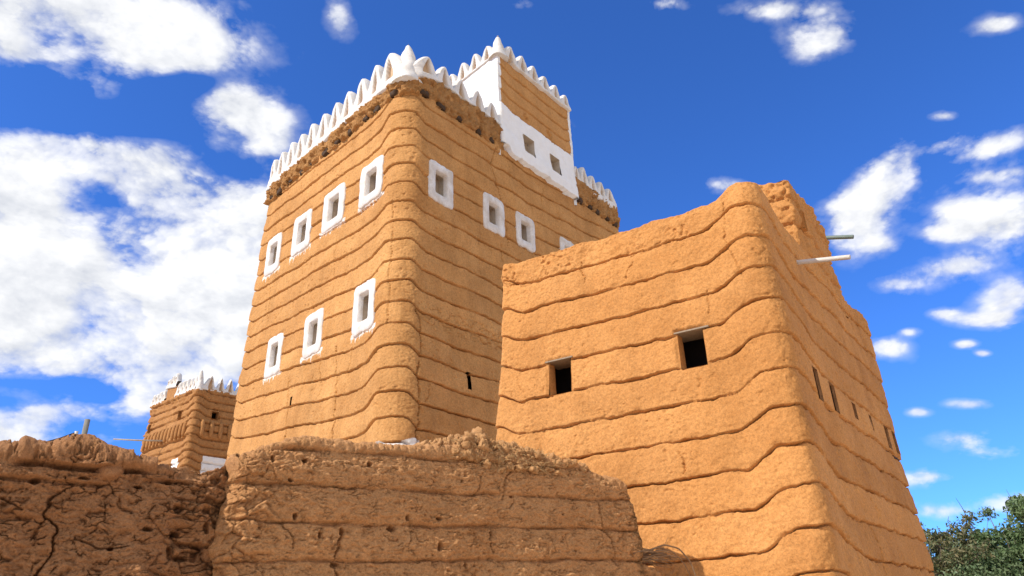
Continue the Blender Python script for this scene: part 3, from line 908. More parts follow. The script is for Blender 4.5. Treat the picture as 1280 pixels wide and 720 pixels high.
V, F, AT = SB.build((.0135, .020, .25, .25), np.concatenate([np.linspace(0, 1.7, 10), np.arange(1.75, 7.6, .0098), [7.6]]), ztop_house, disp_house, B_WIN + B_SLOT, rim=(6.95, .30))
put('wall', make_mesh('house_wall', V - np.array(B_BASE), F, True, AT), M_HOUSE, TB)
for i, (e, a, b, z0, z1) in enumerate(B_WIN):
    wo = put('window', reveal_tube(SB, e, a, b, z0, z1, .19, B_BASE, .004, .05), M_HOUSE, TB)
    tag(wo, ('black window opening at the far end of the wall', 'black window opening nearer the swelling corner')[i])
    put('lintel', panel(SB, e, a - .05 - .05 * i, b + .04, z1 - .012, z1 + .010, .03, .42, B_BASE), M_WOOD, wo)
    bk = panel(SB, e, a - .3, b + .3, z0 - .3, z1 + .3, -.8, .03, B_BASE)
    put('room_shade_panel', bk, M_DARK, wo)
for (e, a, b, z0, z1) in B_SLOT:
    wo = put('slot_window', reveal_tube(SB, e, a, b, z0, z1, .04, B_BASE, .004, .03), M_RUIN2, TB)  # darker jamb mud and a shallow black panel paint the slot's shade
    put('room_shade_panel', panel(SB, e, a - .1, b + .1, z0 - .1, z1 + .1, -.06, .03, B_BASE), M_DARK, wo)

# ruined upper block on the roof, flush with the shaded side
hF = -SB.dir[0]; nF = SB.nor[0]; hR = SB.dir[1]; nRb = SB.nor[1]
def rb_poly(z, d0, d1, w):
    C = SB.face_pt(1, np.array(d0), np.array(z))[:2] - nRb * .03
    R = SB.face_pt(1, np.array(d1), np.array(z))[:2] - nRb * .03
    return [C + hF * w, C, R, R + hF * w]
SR = Shell(rb_poly(9., 2.42, 4.86, 1.0), rb_poly(0., 2.15, 4.70, 1.0), 9., .07)


def disp_block(side, D, DE, X, Y, Z):
    d = .05 * fbm(X, Y, Z, 1.3, 3) + .035 * fbm(X, Y, Z, 5, 4, .6) + pits(X, Y, Z, 9., .05, .15) + pits(X, Y, Z, 20., .03, .2, 7)
    w = (Z - .05 * perlin(X * 2, Y * 2, Z) - 2.5) / .51
    c, _, t = courses(w, .02, .04, .02, .07)
    for (a, z) in ((.45, 8.72), (1.75, 8.75)):
        d = d - .12 * (side == 1) * (1 - ss(.5, 1., np.hypot((D - a) / .11, (Z - z) / .2)))
    return d + c, {'wash': np.zeros_like(D)}


def ztop_block(side, D, DE, NO):
    z1 = 8.98 + .05 * ss(.2, .6, D) - .10 * ss(1.9, 2.1, D) - .25 * ss(2.2, 2.45, D) + .05 * perlin(D * 6, 0 * D, 0 * D)
    z0 = 8.97 + .05 * perlin(D * 5, 0 * D + 2, 0 * D) + .1 * ss(.2, .7, D)
    return np.where(side == 0, z0, np.where(side == 1, z1, np.where(side == 2, 8.65, 9.02)))


V, F, AT = SR.build((.02, .03, .06, .06), np.concatenate([np.arange(7.0, 9.0, .02), [9.0]]), ztop_block, disp_block, [(1, .42, .56, 8.12, 8.50)], rim=(8.6, .25))
RB = put('roof_block', make_mesh('roof_block', V - np.array(B_BASE), F, True, AT), M_HOUSE, TB)
wo = put('slot_window', reveal_tube(SR, 1, .42, .56, 8.12, 8.50, .22, B_BASE, .05, .03), M_HOUSE, RB)
put('room_shade_panel', panel(SR, 1, .3, .7, 8.0, 8.6, -.35, .03, B_BASE), M_DARK, RB)
RB['label'] = 'crumbling taller mud block on the roof behind the corner'


def spout(p, n2, ln, slope, r, mat, inward=.5):
    d = np.append(n2, slope); d /= np.linalg.norm(d)
    p = np.asarray(p, float)
    mb = MB()
    ring = 20
    P = [p - d * inward, p, p + d * ln, p + d * ln, p + d * (ln - .25)]
    mb.tube(np.array([p - d * inward, p, p + d * ln * .5, p + d * ln]), r, ring, False)
    # rim and bore
    ph = np.linspace(0, 2 * np.pi, ring, endpoint=False)
    A = np.cross(d, up3); A /= np.linalg.norm(A); B = np.cross(d, A)
    circ = np.cos(ph)[:, None] * A + np.sin(ph)[:, None] * B
    V = np.vstack([p + d * ln + circ * r, p + d * ln + circ * r * .82, p + d * (ln - .3) + circ * r * .82, (p + d * (ln - .3))[None] + circ * .001])
    mb.add(V, grid_faces(4, ring, True))
    o = put('water_spout', mb.mesh('water_spout', True, B_BASE), mat, TB)
    return o


o = spout((4.592, 11.039, 6.992), nRb, .78, -.2, .038, M_PIPE); o['label'] = 'pale water spout pipe nearer the swelling corner'
o = spout((6.495 - .12, 13.828 + .08, 8.93), nRb, .60, -.30, .042, M_PIPE2); o['label'] = 'dark green water spout pipe on the upper block'


# ================================================================== far tower at the left
cC = np.array([-17.476, 40.473]); lC = np.array([-.772, .636]); rC = np.array([.70, .714])
def c_poly(grow):
    L_, R_ = 5.39, 6.2
    nl = np.array([-.636, -.772]); nr_ = np.array([.714, -.70])
    c = cC + (nl + nr_) * grow
    return [c + lC * (L_ + grow), c, c + rC * (R_ + grow), c + lC * (L_ + grow) + rC * (R_ + grow)]
SC = Shell(c_poly(0), c_poly(.75), 15., .22)
C_BASE = (-17.2, 45., 0.)
TC = root('distant_mud_tower', C_BASE, 'small distant mud tower with spiky white battlements beyond the eroded wall', 'tower')
C_OPEN = [(1, .98, 1.36, 13.36, 13.78), (0, 1.35, 1.68, 13.5, 13.95), (0, 4.75, 5.05, 13.35, 13.8), (0, 3.6, 3.85, 10.75, 11.2)]


def disp_far(side, D, DE, X, Y, Z):
    lift = np.where(side <= 1, .20 * (1 - ss(.2, .8, D)) + .1 * (1 - ss(0, .5, DE)), .15) + .05 * perlin(X, Y, Z)
    w = (Z - lift - 10.9) / .43
    d, kk, t = courses(w, .05, .12, .04, .10)
    d = d + .04 * fbm(X, Y, Z, .8, 3) + .03 * fbm(X, Y, Z, 4., 3, .6) + pits(X, Y, Z, 6., .06, .3)
    top = ss(14.5, 14.7, Z)
    d = d + top * (.06 + .06 * fbm(X, Y, Z, 4, 2))
    d = d + .06 * (Z > 12.25) * (Z < 13.25)
    wash = np.where((side == 1) & (D > .9) & (D < 2.9) & (Z < 11.28), .9, 0.)
    wash = np.where((side == 0) & (D > .8) & (D < 1.5) & (Z < 11.2), .9, wash)
    return d, {'wash': wash}


V, F, AT = SC.build((.05, .05, .4, .4), np.concatenate([np.linspace(0, 9.8, 15), np.arange(9.9, 15.0, .045), [15.]]), lambda a, b, c, n: 15. + 0 * b, disp_far, C_OPEN, rim=(14.9, .4))
put('wall', make_mesh('far_wall', V - np.array(C_BASE), F, True, AT), M_FAR, TC)
for (e, a, b, z0, z1) in C_OPEN:
    wo = put('window', reveal_tube(SC, e, a, b, z0, z1, .3, C_BASE, .05, .03), M_FAR, TC)
    put('room_shade_panel', panel(SC, e, a - .2, b + .2, z0 - .2, z1 + .2, -.6, .03, C_BASE), M_DARK, wo)
for e, ds, zz in ((0, np.arange(.55, 5.2, .40), (12.28, 13.1)), (1, np.arange(.55, 5.8, .52), (12.28, 13.2))):
    for d in ds:
        zs = np.linspace(*zz, 7)
        P = SC.face_pt(e, np.full(7, d), zs, .06 + .05 * np.sin(np.linspace(.2, 1, 7) * np.pi * .5)[::-1])
        mb = MB(); mb.tube(P, [.07, .11, .12, .12, .12, .11, .06], 8)
        put('corbel_rib', mb.mesh('corbel_rib', True, C_BASE), M_FAR, TC)
cT = SC.vert(1, np.array(15.))
parapet(TC, C_BASE, cT, -SC.dir[0], SC.nor[0], .15, 2.45, lambda s: 14.92 + 0 * s, wavy(15.22, .03, 1), [.4, .82, 1.25, 1.68, 2.1], [15.75, 15.78, 15.8, 15.78, 15.8], .25, M_WHITE, seed=11., step=.05, sharp=1.2, zbury=.05)
parapet(TC, C_BASE, cT, -SC.dir[0], SC.nor[0], 2.45, 3.65, lambda s: 15.62 + .1 * perlin(s, 0 * s, 0 * s), wavy(15.95, .03, 1), [2.65, 3.05, 3.45], [16.5, 16.4, 16.3], .25, M_WHITE, seed=12., step=.05, sharp=1.2, zbury=.05)
parapet(TC, C_BASE, cT, -SC.dir[0], SC.nor[0], 3.65, 5.3, lambda s: 14.92 + 0 * s, wavy(15.2, .03, 1), [3.85, 4.25, 4.65, 5.05], [15.75, 15.72, 15.7, 15.68], .25, M_WHITE, seed=13., step=.05, sharp=1.2, zbury=.05)
mb = MB(); c3 = SC.face_pt(0, np.array(3.0), np.array(15.25), np.array(-.15))
Vv, Ff = lump(c3, (np.append(-SC.dir[0], 0), np.append(SC.nor[0], 0), up3), (.62, .17, .48), 3, .06, 24, 9.)
put('raised_panel', make_mesh('raised_panel', Vv - np.array(C_BASE), Ff[:, ::-1]), M_FAR, TC)
parapet(TC, C_BASE, cT, SC.dir[1], SC.nor[1], .15, 6.0, lambda s: 14.9 + 0 * s, wavy(15.2, .02, 1), np.arange(.7, 5.9, .56), 15.85, .25, M_WHITE, seed=14., step=.04, sharp=2.2, zbury=.05)
pinnacle(TC, C_BASE, cT - (SC.nor[0] + SC.nor[1]) * .12, 14.85, 16.05, .22, M_WHITE, 9.)
for i, (e, ln) in enumerate(((2, 5.39), (3, 6.2))):
    p = SC.vert(e, np.array(15.))
    parapet(TC, C_BASE, p, SC.dir[e], SC.nor[e], .1, ln - .1, lambda s: 14.9 + 0 * s, wavy(15.2, .02, 1), np.arange(.5, ln - .3, .5), 15.75, .25, M_WHITE, niche=False, seed=15. + i, step=.08)
mb = MB(); p = SC.face_pt(0, np.array(2.7), np.array(12.45), np.array(0.)); q = p + np.array([-2.6, -.6, .05])
mb.tube([p + (p - q) * .1, (p + q) / 2 + np.array([0, 0, -.02]), q], [.05, .045, .035], 8)
o = put('projecting_pole', mb.mesh('projecting_pole', True, C_BASE), M_PALE, TC)


# ================================================================== ruined walls in the foreground
W0 = np.array([1.4276, 9.8]); Wd = np.array([.8585, .5128]); Wn = np.array([.5128, -.8585])


def slab(name, tcol, zbase, ztop, thick, front, nfront, disp, mat, base, end_l, end_r, dense_z):
    """a free-standing mud wall: up the front, over the top and down the back, with rounded ends"""
    tcol = np.array(tcol); nc = len(tcol)
    zt = ztop(tcol)
    zlow = np.linspace(zbase, dense_z, 8)[:-1]
    fr = np.linspace(0, 1, nfront)
    k = np.ones(nc)
    k = np.minimum(k, np.sqrt(np.clip((tcol - end_l[0]) / end_l[1], .0004, 1) * (2 - np.clip((tcol - end_l[0]) / end_l[1], 0, 1))))
    k = np.minimum(k, np.sqrt(np.clip((end_r[0] - tcol) / end_r[1], .0004, 1) * (2 - np.clip((end_r[0] - tcol) / end_r[1], 0, 1))))
    rad = .10
    rows_z, rows_o, nrm_o, nrm_z = [], [], [], []
    lowtop = np.minimum(dense_z, zt - .3)
    for q in np.linspace(0, 1, 8)[:-1]:
        rows_z.append(zbase + (lowtop - zbase) * q); rows_o.append(0 * zt); nrm_o.append(1.); nrm_z.append(0.)
    for q in fr:
        rows_z.append(lowtop + (zt - rad - lowtop) * q); rows_o.append(0 * zt); nrm_o.append(1.); nrm_z.append(0.)
    for a in np.linspace(0, np.pi / 2, 12)[1:]:
        rows_z.append(zt - rad + rad * math.sin(a)); rows_o.append(0 * zt - rad * (1 - math.cos(a))); nrm_o.append(math.cos(a)); nrm_z.append(math.sin(a))
    for q in np.linspace(0, 1, 22)[1:]:
        rows_z.append(zt + 0.); rows_o.append(-rad - (thick - 2 * rad) * q + 0 * zt); nrm_o.append(0.); nrm_z.append(1.)
    for a in np.linspace(np.pi / 2, np.pi, 8)[1:]:
        rows_z.append(zt - rad + rad * math.sin(a)); rows_o.append(-thick + rad + rad * math.cos(a) + 0 * zt); nrm_o.append(math.cos(a)); nrm_z.append(math.sin(a))
    for q in np.linspace(1, 0, 40)[1:]:
        rows_z.append(zbase + (zt - rad - zbase) * q); rows_o.append(-thick + 0 * zt); nrm_o.append(-1.); nrm_z.append(0.)
    Z = np.array(rows_z); O = np.array(rows_o); NO = np.array(nrm_o)[:, None]; NZ = np.array(nrm_z)[:, None]
    T = np.broadcast_to(tcol, Z.shape)
    Oc = (O + thick / 2) * k[None] - thick / 2
    Fo = front(T, Z)
    d, dt = disp(T, Z, Oc)
    kk = k[None] ** .5
    off = Oc + np.where(NO > -.5, Fo, 0) * (NO * .5 + .5) + d * NO * (.3 + .7 * kk)
    zz = Z + d * NZ * .9
    tt = T + dt
    xy = W0 + tt[..., None] * Wd + off[..., None] * Wn
    P = np.concatenate([xy, zz[..., None]], -1)
    V = P.reshape(-1, 3) - np.asarray(base)
    o = put(name, make_mesh(name, V, grid_faces(len(Z), nc), True, {'wash': np.zeros(len(V))}), mat)
    o.location = base
    return o


def interp(pts):
    pts = np.array(pts, float)
    return lambda t: np.interp(t, pts[:, 0], pts[:, 1])


# coursed right-hand piece
top_r = interp([(-5.2, 3.2), (-4.86, 3.26), (-4.74, 3.36), (-4.6, 3.43), (-4.4, 3.50), (-4.26, 3.56), (-3.95, 3.575), (-3.6, 3.56), (-3.2, 3.58), (-2.81, 3.60), (-2.5, 3.63), (-1.7, 3.62), (-1.18, 3.60), (-.75, 3.55), (-.55, 3.50), (-.42, 3.47), (-.2, 3.43), (-.11, 3.38), (-.05, 3.24), (.0, 2.98), (.025, 2.70), (.04, 2.50), (.10, 2.44), (.25, 2.38), (.37, 2.28), (.45, 2.12), (.5, 1.9)])
ztop_r = lambda t: top_r(t) + .02 * perlin(t * 3.1, 0 * t, 0 * t) + .012 * perlin(t * 11, 0 * t, 0 * t + 2)
W_CR = [([(-1.78, 3.42), (-1.82, 3.26), (-1.88, 3.12)], .016, .05), ([(-2.1, 3.37), (-2.21, 3.14)], .012, .035), ([(-.53, 3.12), (-.5, 2.87), (-.42, 2.64), (-.37, 2.40)], .026, .07),
        ([(-2.05, 2.74), (-2.03, 2.50)], .016, .05), ([(-3.73, 2.70), (-3.76, 2.47), (-3.78, 2.35), (-3.74, 2.2)], .020, .07), ([(-3.02, 2.84), (-2.98, 2.7), (-3.0, 2.46)], .012, .03),
        ([(-1.3, 2.75), (-1.26, 2.5)], .012, .03), ([(-4.3, 2.7), (-4.2, 2.5)], .015, .04), ([(-1.76, 3.12), (-1.8, 3.0)], .014, .04)]
W_HOLES = [(-3.03, 2.83, .024, .030), (-3.19, 2.71, .055, .034), (-2.67, 2.83, .035, .022), (-2.66, 2.55, .028, .05), (-1.76, 3.12, .025, .018), (-3.47, 3.35, .03, .03), (-2.04, 2.70, .02, .035), (-3.73, 2.66, .022, .05),
           (-3.78, 2.35, .05, .03), (-4.45, 3.33, .02, .045), (-4.15, 3.33, .03, .025), (-4.28, 3.13, .03, .02), (-2.4, 3.25, .02, .012), (-1.1, 2.95, .014, .014), (-.95, 2.55, .018, .012), (-4.2, 2.79, .022, .035), (-3.95, 2.62, .02, .04), (-2.36, 2.37, .02, .035)]


def disp_ruin(T, Z, O):
    d = .03 * fbm(T, Z, O, 1.1, 3, .55)
    lift = .018 * (T + 4) + .022 * perlin(T * 1.4, Z, 0 * T) + .014 * perlin(T * 6, Z * 2, 0 * T) + .006 * perlin(T * 19, Z * 5, 0 * T)
    w = (Z - lift - 2.39) / .352
    c, kk, t = courses(w, .018 * (1 + .5 * perlin(T * 1.5, kk0(w) * 3.3, 0 * T)), .055 * np.clip(.55 + 1.3 * perlin(T * 2, kk0(w), 0 * T), .1, 1.2), .01, .085 * (1 + .6 * perlin(T * 6, Z * 6, 0 * T)))
    d = d + c + .032 * np.sin(np.pi * np.clip(t, 0, 1)) ** .7
    # hand-thrown lumps, scales and straw-pitted skin
    d = d + .015 * fbm(T * .8, Z * 1.6, O, 6.5, 4, .66) + .008 * fbm(T * .75, Z * 1.7, O, 22, 3, .6)
    ridge = 1 - np.abs(perlin(T * 7.5, Z * 15, O * 8)) * 2.4
    d = d - .010 * ss(.55, 1., ridge)
    d = d + pits(T, O, Z, 21., .022, .22) + pits(T, O, Z, 42., .012, .2, 5)
    d = d + .003 * perlin(T * 70, Z * 90, O * 70)
    h1, h2, idh = worley(T * 16 + .4 * perlin(T * 15, Z * 15, O), O * 16, Z * 30)
    d = d + .009 * (idh - .5) - .006 * (1 - ss(0, .12, h2 - h1))
    wx2 = T + .04 * fbm(T, Z, 2.2 + 0 * T, 8, 3, .6); wz2 = Z + .025 * fbm(T + 5, Z, 2.2 + 0 * T, 8, 3, .6)
    e1, e2, ide = worley(wx2 * 9, O * 8, wz2 * 22)
    d = d + .007 * (ide - .5) - .024 * (1 - ss(.01, .10, e2 - e1)) * ss(.05, .35, perlin(T * 6, Z * 11, 9.1 + 0 * T))
    # the left end breaks off in coarse lumps
    near = ss(-4.1, -4.75, T)
    f1, f2, idv = worley(T * 5.5 + .5 * perlin(T * 5, Z * 5, 6. + 0 * T), O * 5, Z * 7. + .5 * perlin(T * 5 + 4, Z * 5, 6. + 0 * T))
    d = d + near * (.09 * (idv - .5) - .025 * (1 - ss(0, .10, f2 - f1)) + .04 * fbm(T, Z, O, 5, 3, .6))
    for (a, z, ra, rz) in W_HOLES:
        m = (np.abs(T - a) < .12) & (np.abs(Z - z) < .12)
        q = np.hypot((T[m] - a) / ra, (Z[m] - z) / rz) + .35 * perlin(T[m] * 30, Z[m] * 30, 0 * T[m])
        d[m] = d[m] - .10 * (1 - ss(.55, 1.05, q))
    front = (O > -.05)
    d = np.where(front, d - cracks_depth(T, Z, W_CR), d)
    dt = np.where(T < -4.2, .10 * perlin(0 * T, Z * 2.6, 3.3 + 0 * T) + .04 * perlin(0 * T, Z * 9, 1.3 + 0 * T), 0) * ss(-4.2, -4.7, T)
    dt = dt + .03 * ss(-.5, 0, T) * perlin(0 * T + 3, Z * 5, O * 5)
    return d, dt


def kk0(w): return np.floor(w)


tc = np.concatenate([np.arange(-4.86, -.15, .0095), np.arange(-.15, .06, .004), np.arange(.06, .5, .0095)])
WR = slab('mud_wall', tc, -.1, ztop_r, .52, lambda T, Z: 0 * T - .02 * (Z - 2.5), 205, disp_ruin, M_RUIN, (-.4, 8.8, 0.), (-4.87, .30), (.5, .22), 1.95)
tag(WR, 'coursed brown mud wall with pitted skin, right of the dark cleft', 'wall', kind='thing')

# eroded left-hand piece
top_l = interp([(-9.6, 3.05), (-8.2, 3.2), (-7.2, 3.16), (-6.75, 3.18), (-6.62, 3.19), (-6.55, 3.26), (-6.4, 3.25), (-6.24, 3.31), (-6.02, 3.31), (-5.9, 3.25), (-5.75, 3.235), (-5.5, 3.215), (-5.25, 3.19), (-4.95, 3.25), (-4.8, 3.27), (-4.4, 3.2), (-4.2, 3.1)])
ztop_l = lambda t: top_l(t) + .03 * perlin(t * 4.1, 0 * t + 7, 0 * t) + .006 * perlin(t * 13, 0 * t, 0 * t + 2)
LCR = [([(-6.24, 2.90), (-6.27, 2.78), (-6.30, 2.67), (-6.22, 2.56), (-6.19, 2.41), (-6.26, 2.3), (-6.30, 2.1)], .022, .10), ([(-6.30, 2.67), (-6.38, 2.58), (-6.36, 2.5)], .014, .05),
       ([(-6.9, 2.9), (-6.62, 2.82), (-6.5, 2.74)], .020, .06), ([(-6.24, 2.9), (-6.16, 3.0), (-6.2, 3.05)], .014, .05), ([(-5.75, 2.85), (-5.6, 2.75)], .014, .04), ([(-6.05, 2.5), (-5.8, 2.46), (-5.6, 2.5)], .016, .05)]
LH = [(-5.25, 2.82, .06, .035), (-5.0, 2.84, .05, .04), (-5.16, 2.40, .09, .03), (-6.66, 2.42, .10, .045), (-6.72, 2.70, .05, .06), (-5.23, 2.61, .05, .03), (-6.42, 2.98, .05, .03), (-5.02, 2.46, .05, .09), (-5.27, 2.45, .03, .05), (-5.5, 2.62, .05, .025), (-4.98, 2.68, .03, .06), (-6.05, 3.03, .05, .018), (-5.62, 2.98, .05, .02), (-5.4, 3.04, .09, .018), (-4.94, 3.12, .05, .05), (-5.75, 2.45, .035, .02)]


def disp_eroded(T, Z, O):
    d = .05 * fbm(T, Z, O, 1.2, 3, .55) + .045 * fbm(T, Z * 1.6, O, 2.6, 2, .5, 3.) + .03 * ss(3.1, 3.2, Z) * perlin(T * 2.2, Z * 7, 1. + 0 * T)
    # bedding: rounded beds and deep gaps near the top
    lift = .03 * perlin(T * 1.6, Z, 0 * T) + .02 * perlin(T * 5, Z * 2, 0 * T)
    gap = 0
    for zc, wdt, dep, t0, t1 in ((3.125, .022, .17, -6.62, -5.50), (2.985, .015, .07, -7.5, -5.8), (2.66, .016, .05, -7.5, -6.3), (3.05, .012, .07, -5.6, -4.7), (2.9, .012, .05, -5.4, -4.7), (2.60, .02, .03, -6.2, -5.5), (2.33, .016, .03, -6.1, -5.4), (2.74, .012, .05, -5.35, -4.8), (2.52, .014, .05, -5.3, -4.8)):
        q = np.abs(Z - lift - zc) / wdt
        gap = np.maximum(gap, dep * (1 - ss(.4, 1.6, q)) * ss(t0, t0 + .15, T) * (1 - ss(t1 - .15, t1, T)) * (.75 + .5 * perlin(T * 4, Z, 2. + 0 * T)))
    d = d - gap
    d = d + .07 * ss(3.11, 3.16, Z - lift) * (T < -5.5) + .03 * ss(2.99, 3.02, Z - lift) * (T < -5.7)
    # broken stones: strong right of the crack and along the top
    stony = np.maximum(ss(-5.55, -5.25, T + .12 * perlin(T, Z * 3, 0 * T)), .25 * ss(2.95, 3.05, Z))
    stony = np.maximum(stony, .12)
    wx = T + .10 * fbm(T, Z, 4.4 + 0 * T, 5, 2); wz = Z + .06 * perlin(T * 6 + 9, Z * 6, 4.4 + 0 * T)
    f1, f2, idv = worley(wx * 4.2, O * 4.5, wz * 7.5)
    bedt = 1 - .7 * ss(3.06, 3.13, Z)
    d = d + bedt * stony * (.13 * (idv - .5) - .035 * (1 - ss(0, .10, f2 - f1)) + .03 * fbm(T, Z, O, 6, 3, .6))
    g1, g2, idg = worley(wx * 11 + 3, O * 10, wz * 15)
    d = d + (.40 + .4 * stony) * (1 - .75 * ss(3.06, 3.13, Z)) * (.034 * (idg - .5) - .014 * (1 - ss(0, .15, g2 - g1)))
    ridge = 1 - np.abs(perlin(T * 4.5, Z * 9, O * 5)) * 2.2
    d = d - .012 * ss(.72, 1., ridge) * ss(-.1, .3, perlin(T * 1.5, Z * 1.5, 8.8 + 0 * T))
    d = d + bedt * .020 * fbm(T, Z * 1.5, O, 7, 4, .66) + .007 * fbm(T, Z * 1.4, O, 30, 2, .6)
    wx2 = T + .05 * fbm(T, Z, 2.2 + 0 * T, 7, 3, .6); wz2 = Z + .035 * fbm(T + 5, Z, 2.2 + 0 * T, 7, 3, .6)
    e1, e2, ide = worley(wx2 * 6.5, O * 6, wz2 * 12)
    d = d + .016 * (ide - .5) - .045 * (1 - ss(.01, .085, e2 - e1)) * ss(-.05, .25, perlin(T * 4.5, Z * 8, 9.1 + 0 * T))
    e1, e2, ide = worley(wx2 * 15 + 3, O * 14, wz2 * 30)
    d = d + .008 * (ide - .5) - .016 * (1 - ss(.01, .12, e2 - e1)) * ss(-.1, .25, perlin(T * 9, Z * 14, 4.1 + 0 * T))
    d = d + pits(T, O, Z, 14., .03, .25) + pits(T, O, Z, 33., .014, .2, 5)
    for (a, z, ra, rz) in LH:
        m = (np.abs(T - a) < .22) & (np.abs(Z - z) < .2)
        q = np.hypot((T[m] - a) / ra, (Z[m] - z) / rz) + .45 * perlin(T[m] * 17, Z[m] * 17, 0 * T[m])
        d[m] = d[m] - .11 * (1 - ss(.5, 1.1, q))
    q = np.hypot((T + 5.86) / .085, (Z - 3.10) / .065)                     # the pale block wedged under the top bed
    d = np.where(q < 1.3, np.maximum(d, .10 * np.sqrt(np.clip(1 - (q / 1.15) ** 4, 0, 1)) + .02 * perlin(T * 12, Z * 12, 0 * T)), d)
    d = np.where(O > -.05, d - cracks_depth(T, Z, LCR), d)
    return d, .03 * perlin(T * 3, Z * 4, O * 3) * ss(-5.6, -5.2, T)


def front_l(T, Z):
    return -.03 - .13 * ss(-5.45, -5.2, T + .10 * perlin(0 * T, Z * 3.3, 1.1 + 0 * T)) - .10 * ss(-5.0, -4.8, T) + .035 * ss(-5.9, -5.45, T) * (1 - ss(-5.45, -5.25, T))


tc = np.concatenate([np.linspace(-9.6, -7.15, 60), np.arange(-7.1, -4.5, .0085)])
WL = slab('eroded_wall', tc, -.1, ztop_l, .55, front_l, 215, disp_eroded, M_RUIN2, (-5.2, 6.2, 0.), (-9.6, .3), (-4.48, .2), 1.95)
tag(WL, 'eroded brown mud wall with a long black crack, left of the dark cleft', 'wall', kind='thing')


def wpt(t, o, z): return np.append(W0 + t * Wd + o * Wn, z)


# heap of crumbled mud and straw on the wall top
HB = wpt(-1.7, -.2, 3.6)
HP = root('rubble_heap', tuple(HB), 'crumbled heap of mud clods and straw on top of the coursed wall', 'rubble heap')
hn, hm = 330, 120
t = np.linspace(-2.86, -.50, hn)[None, :]; a = np.linspace(-.42, np.pi + .25, hm)[:, None]
crest = np.interp(t, [-2.86, -2.6, -2.45, -2.25, -2.08, -1.9, -1.7, -1.5, -1.2, -.9, -.7, -.55, -.5], [.0, .06, .12, .20, .235, .20, .13, .15, .12, .07, .05, .03, .0])
wid = .29 * np.sqrt(np.clip(1 - ((t + 1.68) / 1.19) ** 4, 0.0005, 1))
zb = np.interp(t, [-2.86, -2.2, -1.9, -1.4, -.9, -.5], [3.58, 3.53, 3.50, 3.50, 3.49, 3.46])
O = -.26 + wid * np.cos(a); Zh = zb + np.sin(a) * (crest + .09)
Th = t + 0 * a
f1, f2, idv = worley(Th * 7, O * 7, Zh * 8)
g1, g2, idg = worley(Th * 19, O * 19, Zh * 19)
dd = .13 * (idv - .5) - .05 * (1 - ss(0, .2, f2 - f1)) + .018 * (idg - .5) - .02 * (1 - ss(0, .2, g2 - g1)) + .05 * fbm(Th, O, Zh, 5, 4, .65) + .005 * perlin(Th * 50, O * 50, Zh * 50)
q = np.hypot((Th + 1.60) / .22, (Zh - 3.56) / .05); dd = dd - .10 * (1 - ss(.6, 1.1, q)) * (O > -.3)
env = np.clip(crest / .05, .3, 1)
O = O + dd * np.cos(a) * env; Zh = Zh + dd * np.sin(a) * env
V = np.concatenate([W0 + Th[..., None] * Wd + O[..., None] * Wn, Zh[..., None]], -1).reshape(-1, 3)
M_HEAP = mud_material('heap_mud', (.46, .235, .092), (.55, .30, .125), (.30, .14, .05), 2.6, .8, .014, .15)
put('mound', make_mesh('mound', V - HB, grid_faces(hm, hn)[:, ::-1], True, {'wash': np.zeros(len(V))}), M_HEAP, HP)
mb = MB()
for i in range(120):
    tt = random.triangular(-2.75, -.6, -1.95); cr = float(np.interp(tt, t[0], crest[0])); zbb = float(np.interp(tt, t[0], zb[0])); ww = float(np.interp(tt, t[0], wid[0]))
    aa = random.uniform(-.25, 2.2)
    c = wpt(tt, -.26 + ww * math.cos(aa) * 1.02, zbb + math.sin(aa) * (cr + .085))
    r = random.choice((.008, .011, .014, .018, .026, .05)) * random.uniform(.7, 1.4)
    R = np.linalg.qr(rng.normal(size=(3, 3)))[0]
    Vv, Ff = lump(c, R, (r, r * random.uniform(.6, 1), r * random.uniform(.5, .9)), i, .55, 9, 2.6)
    mb.add(Vv, Ff)
o = put('clods', mb.mesh('clods', True, HB), M_HEAP, HP); o['kind'] = 'stuff'
mb = MB()
for i in range(300):
    tt = random.triangular(-2.75, -.6, -1.9); cr = float(np.interp(tt, t[0], crest[0])); zbb = float(np.interp(tt, t[0], zb[0])); ww = float(np.interp(tt, t[0], wid[0]))
    aa = random.uniform(-.45, 2.0)
    c = wpt(tt, -.26 + ww * math.cos(aa) * 1.06, zbb + math.sin(aa) * (cr + .09))
    d = rng.normal(size=3); d[2] = d[2] * .7 - .3; d /= np.linalg.norm(d); ln = random.uniform(.04, .15)
    bend = rng.normal(size=3) * ln * .15
    mb.tube([c - d * ln / 2, c + bend, c + d * ln / 2], [.0030, .0028, .0018], 4, False)
o = put('straw', mb.mesh('straw', True, HB), M_STRAW, HP); o['kind'] = 'stuff'

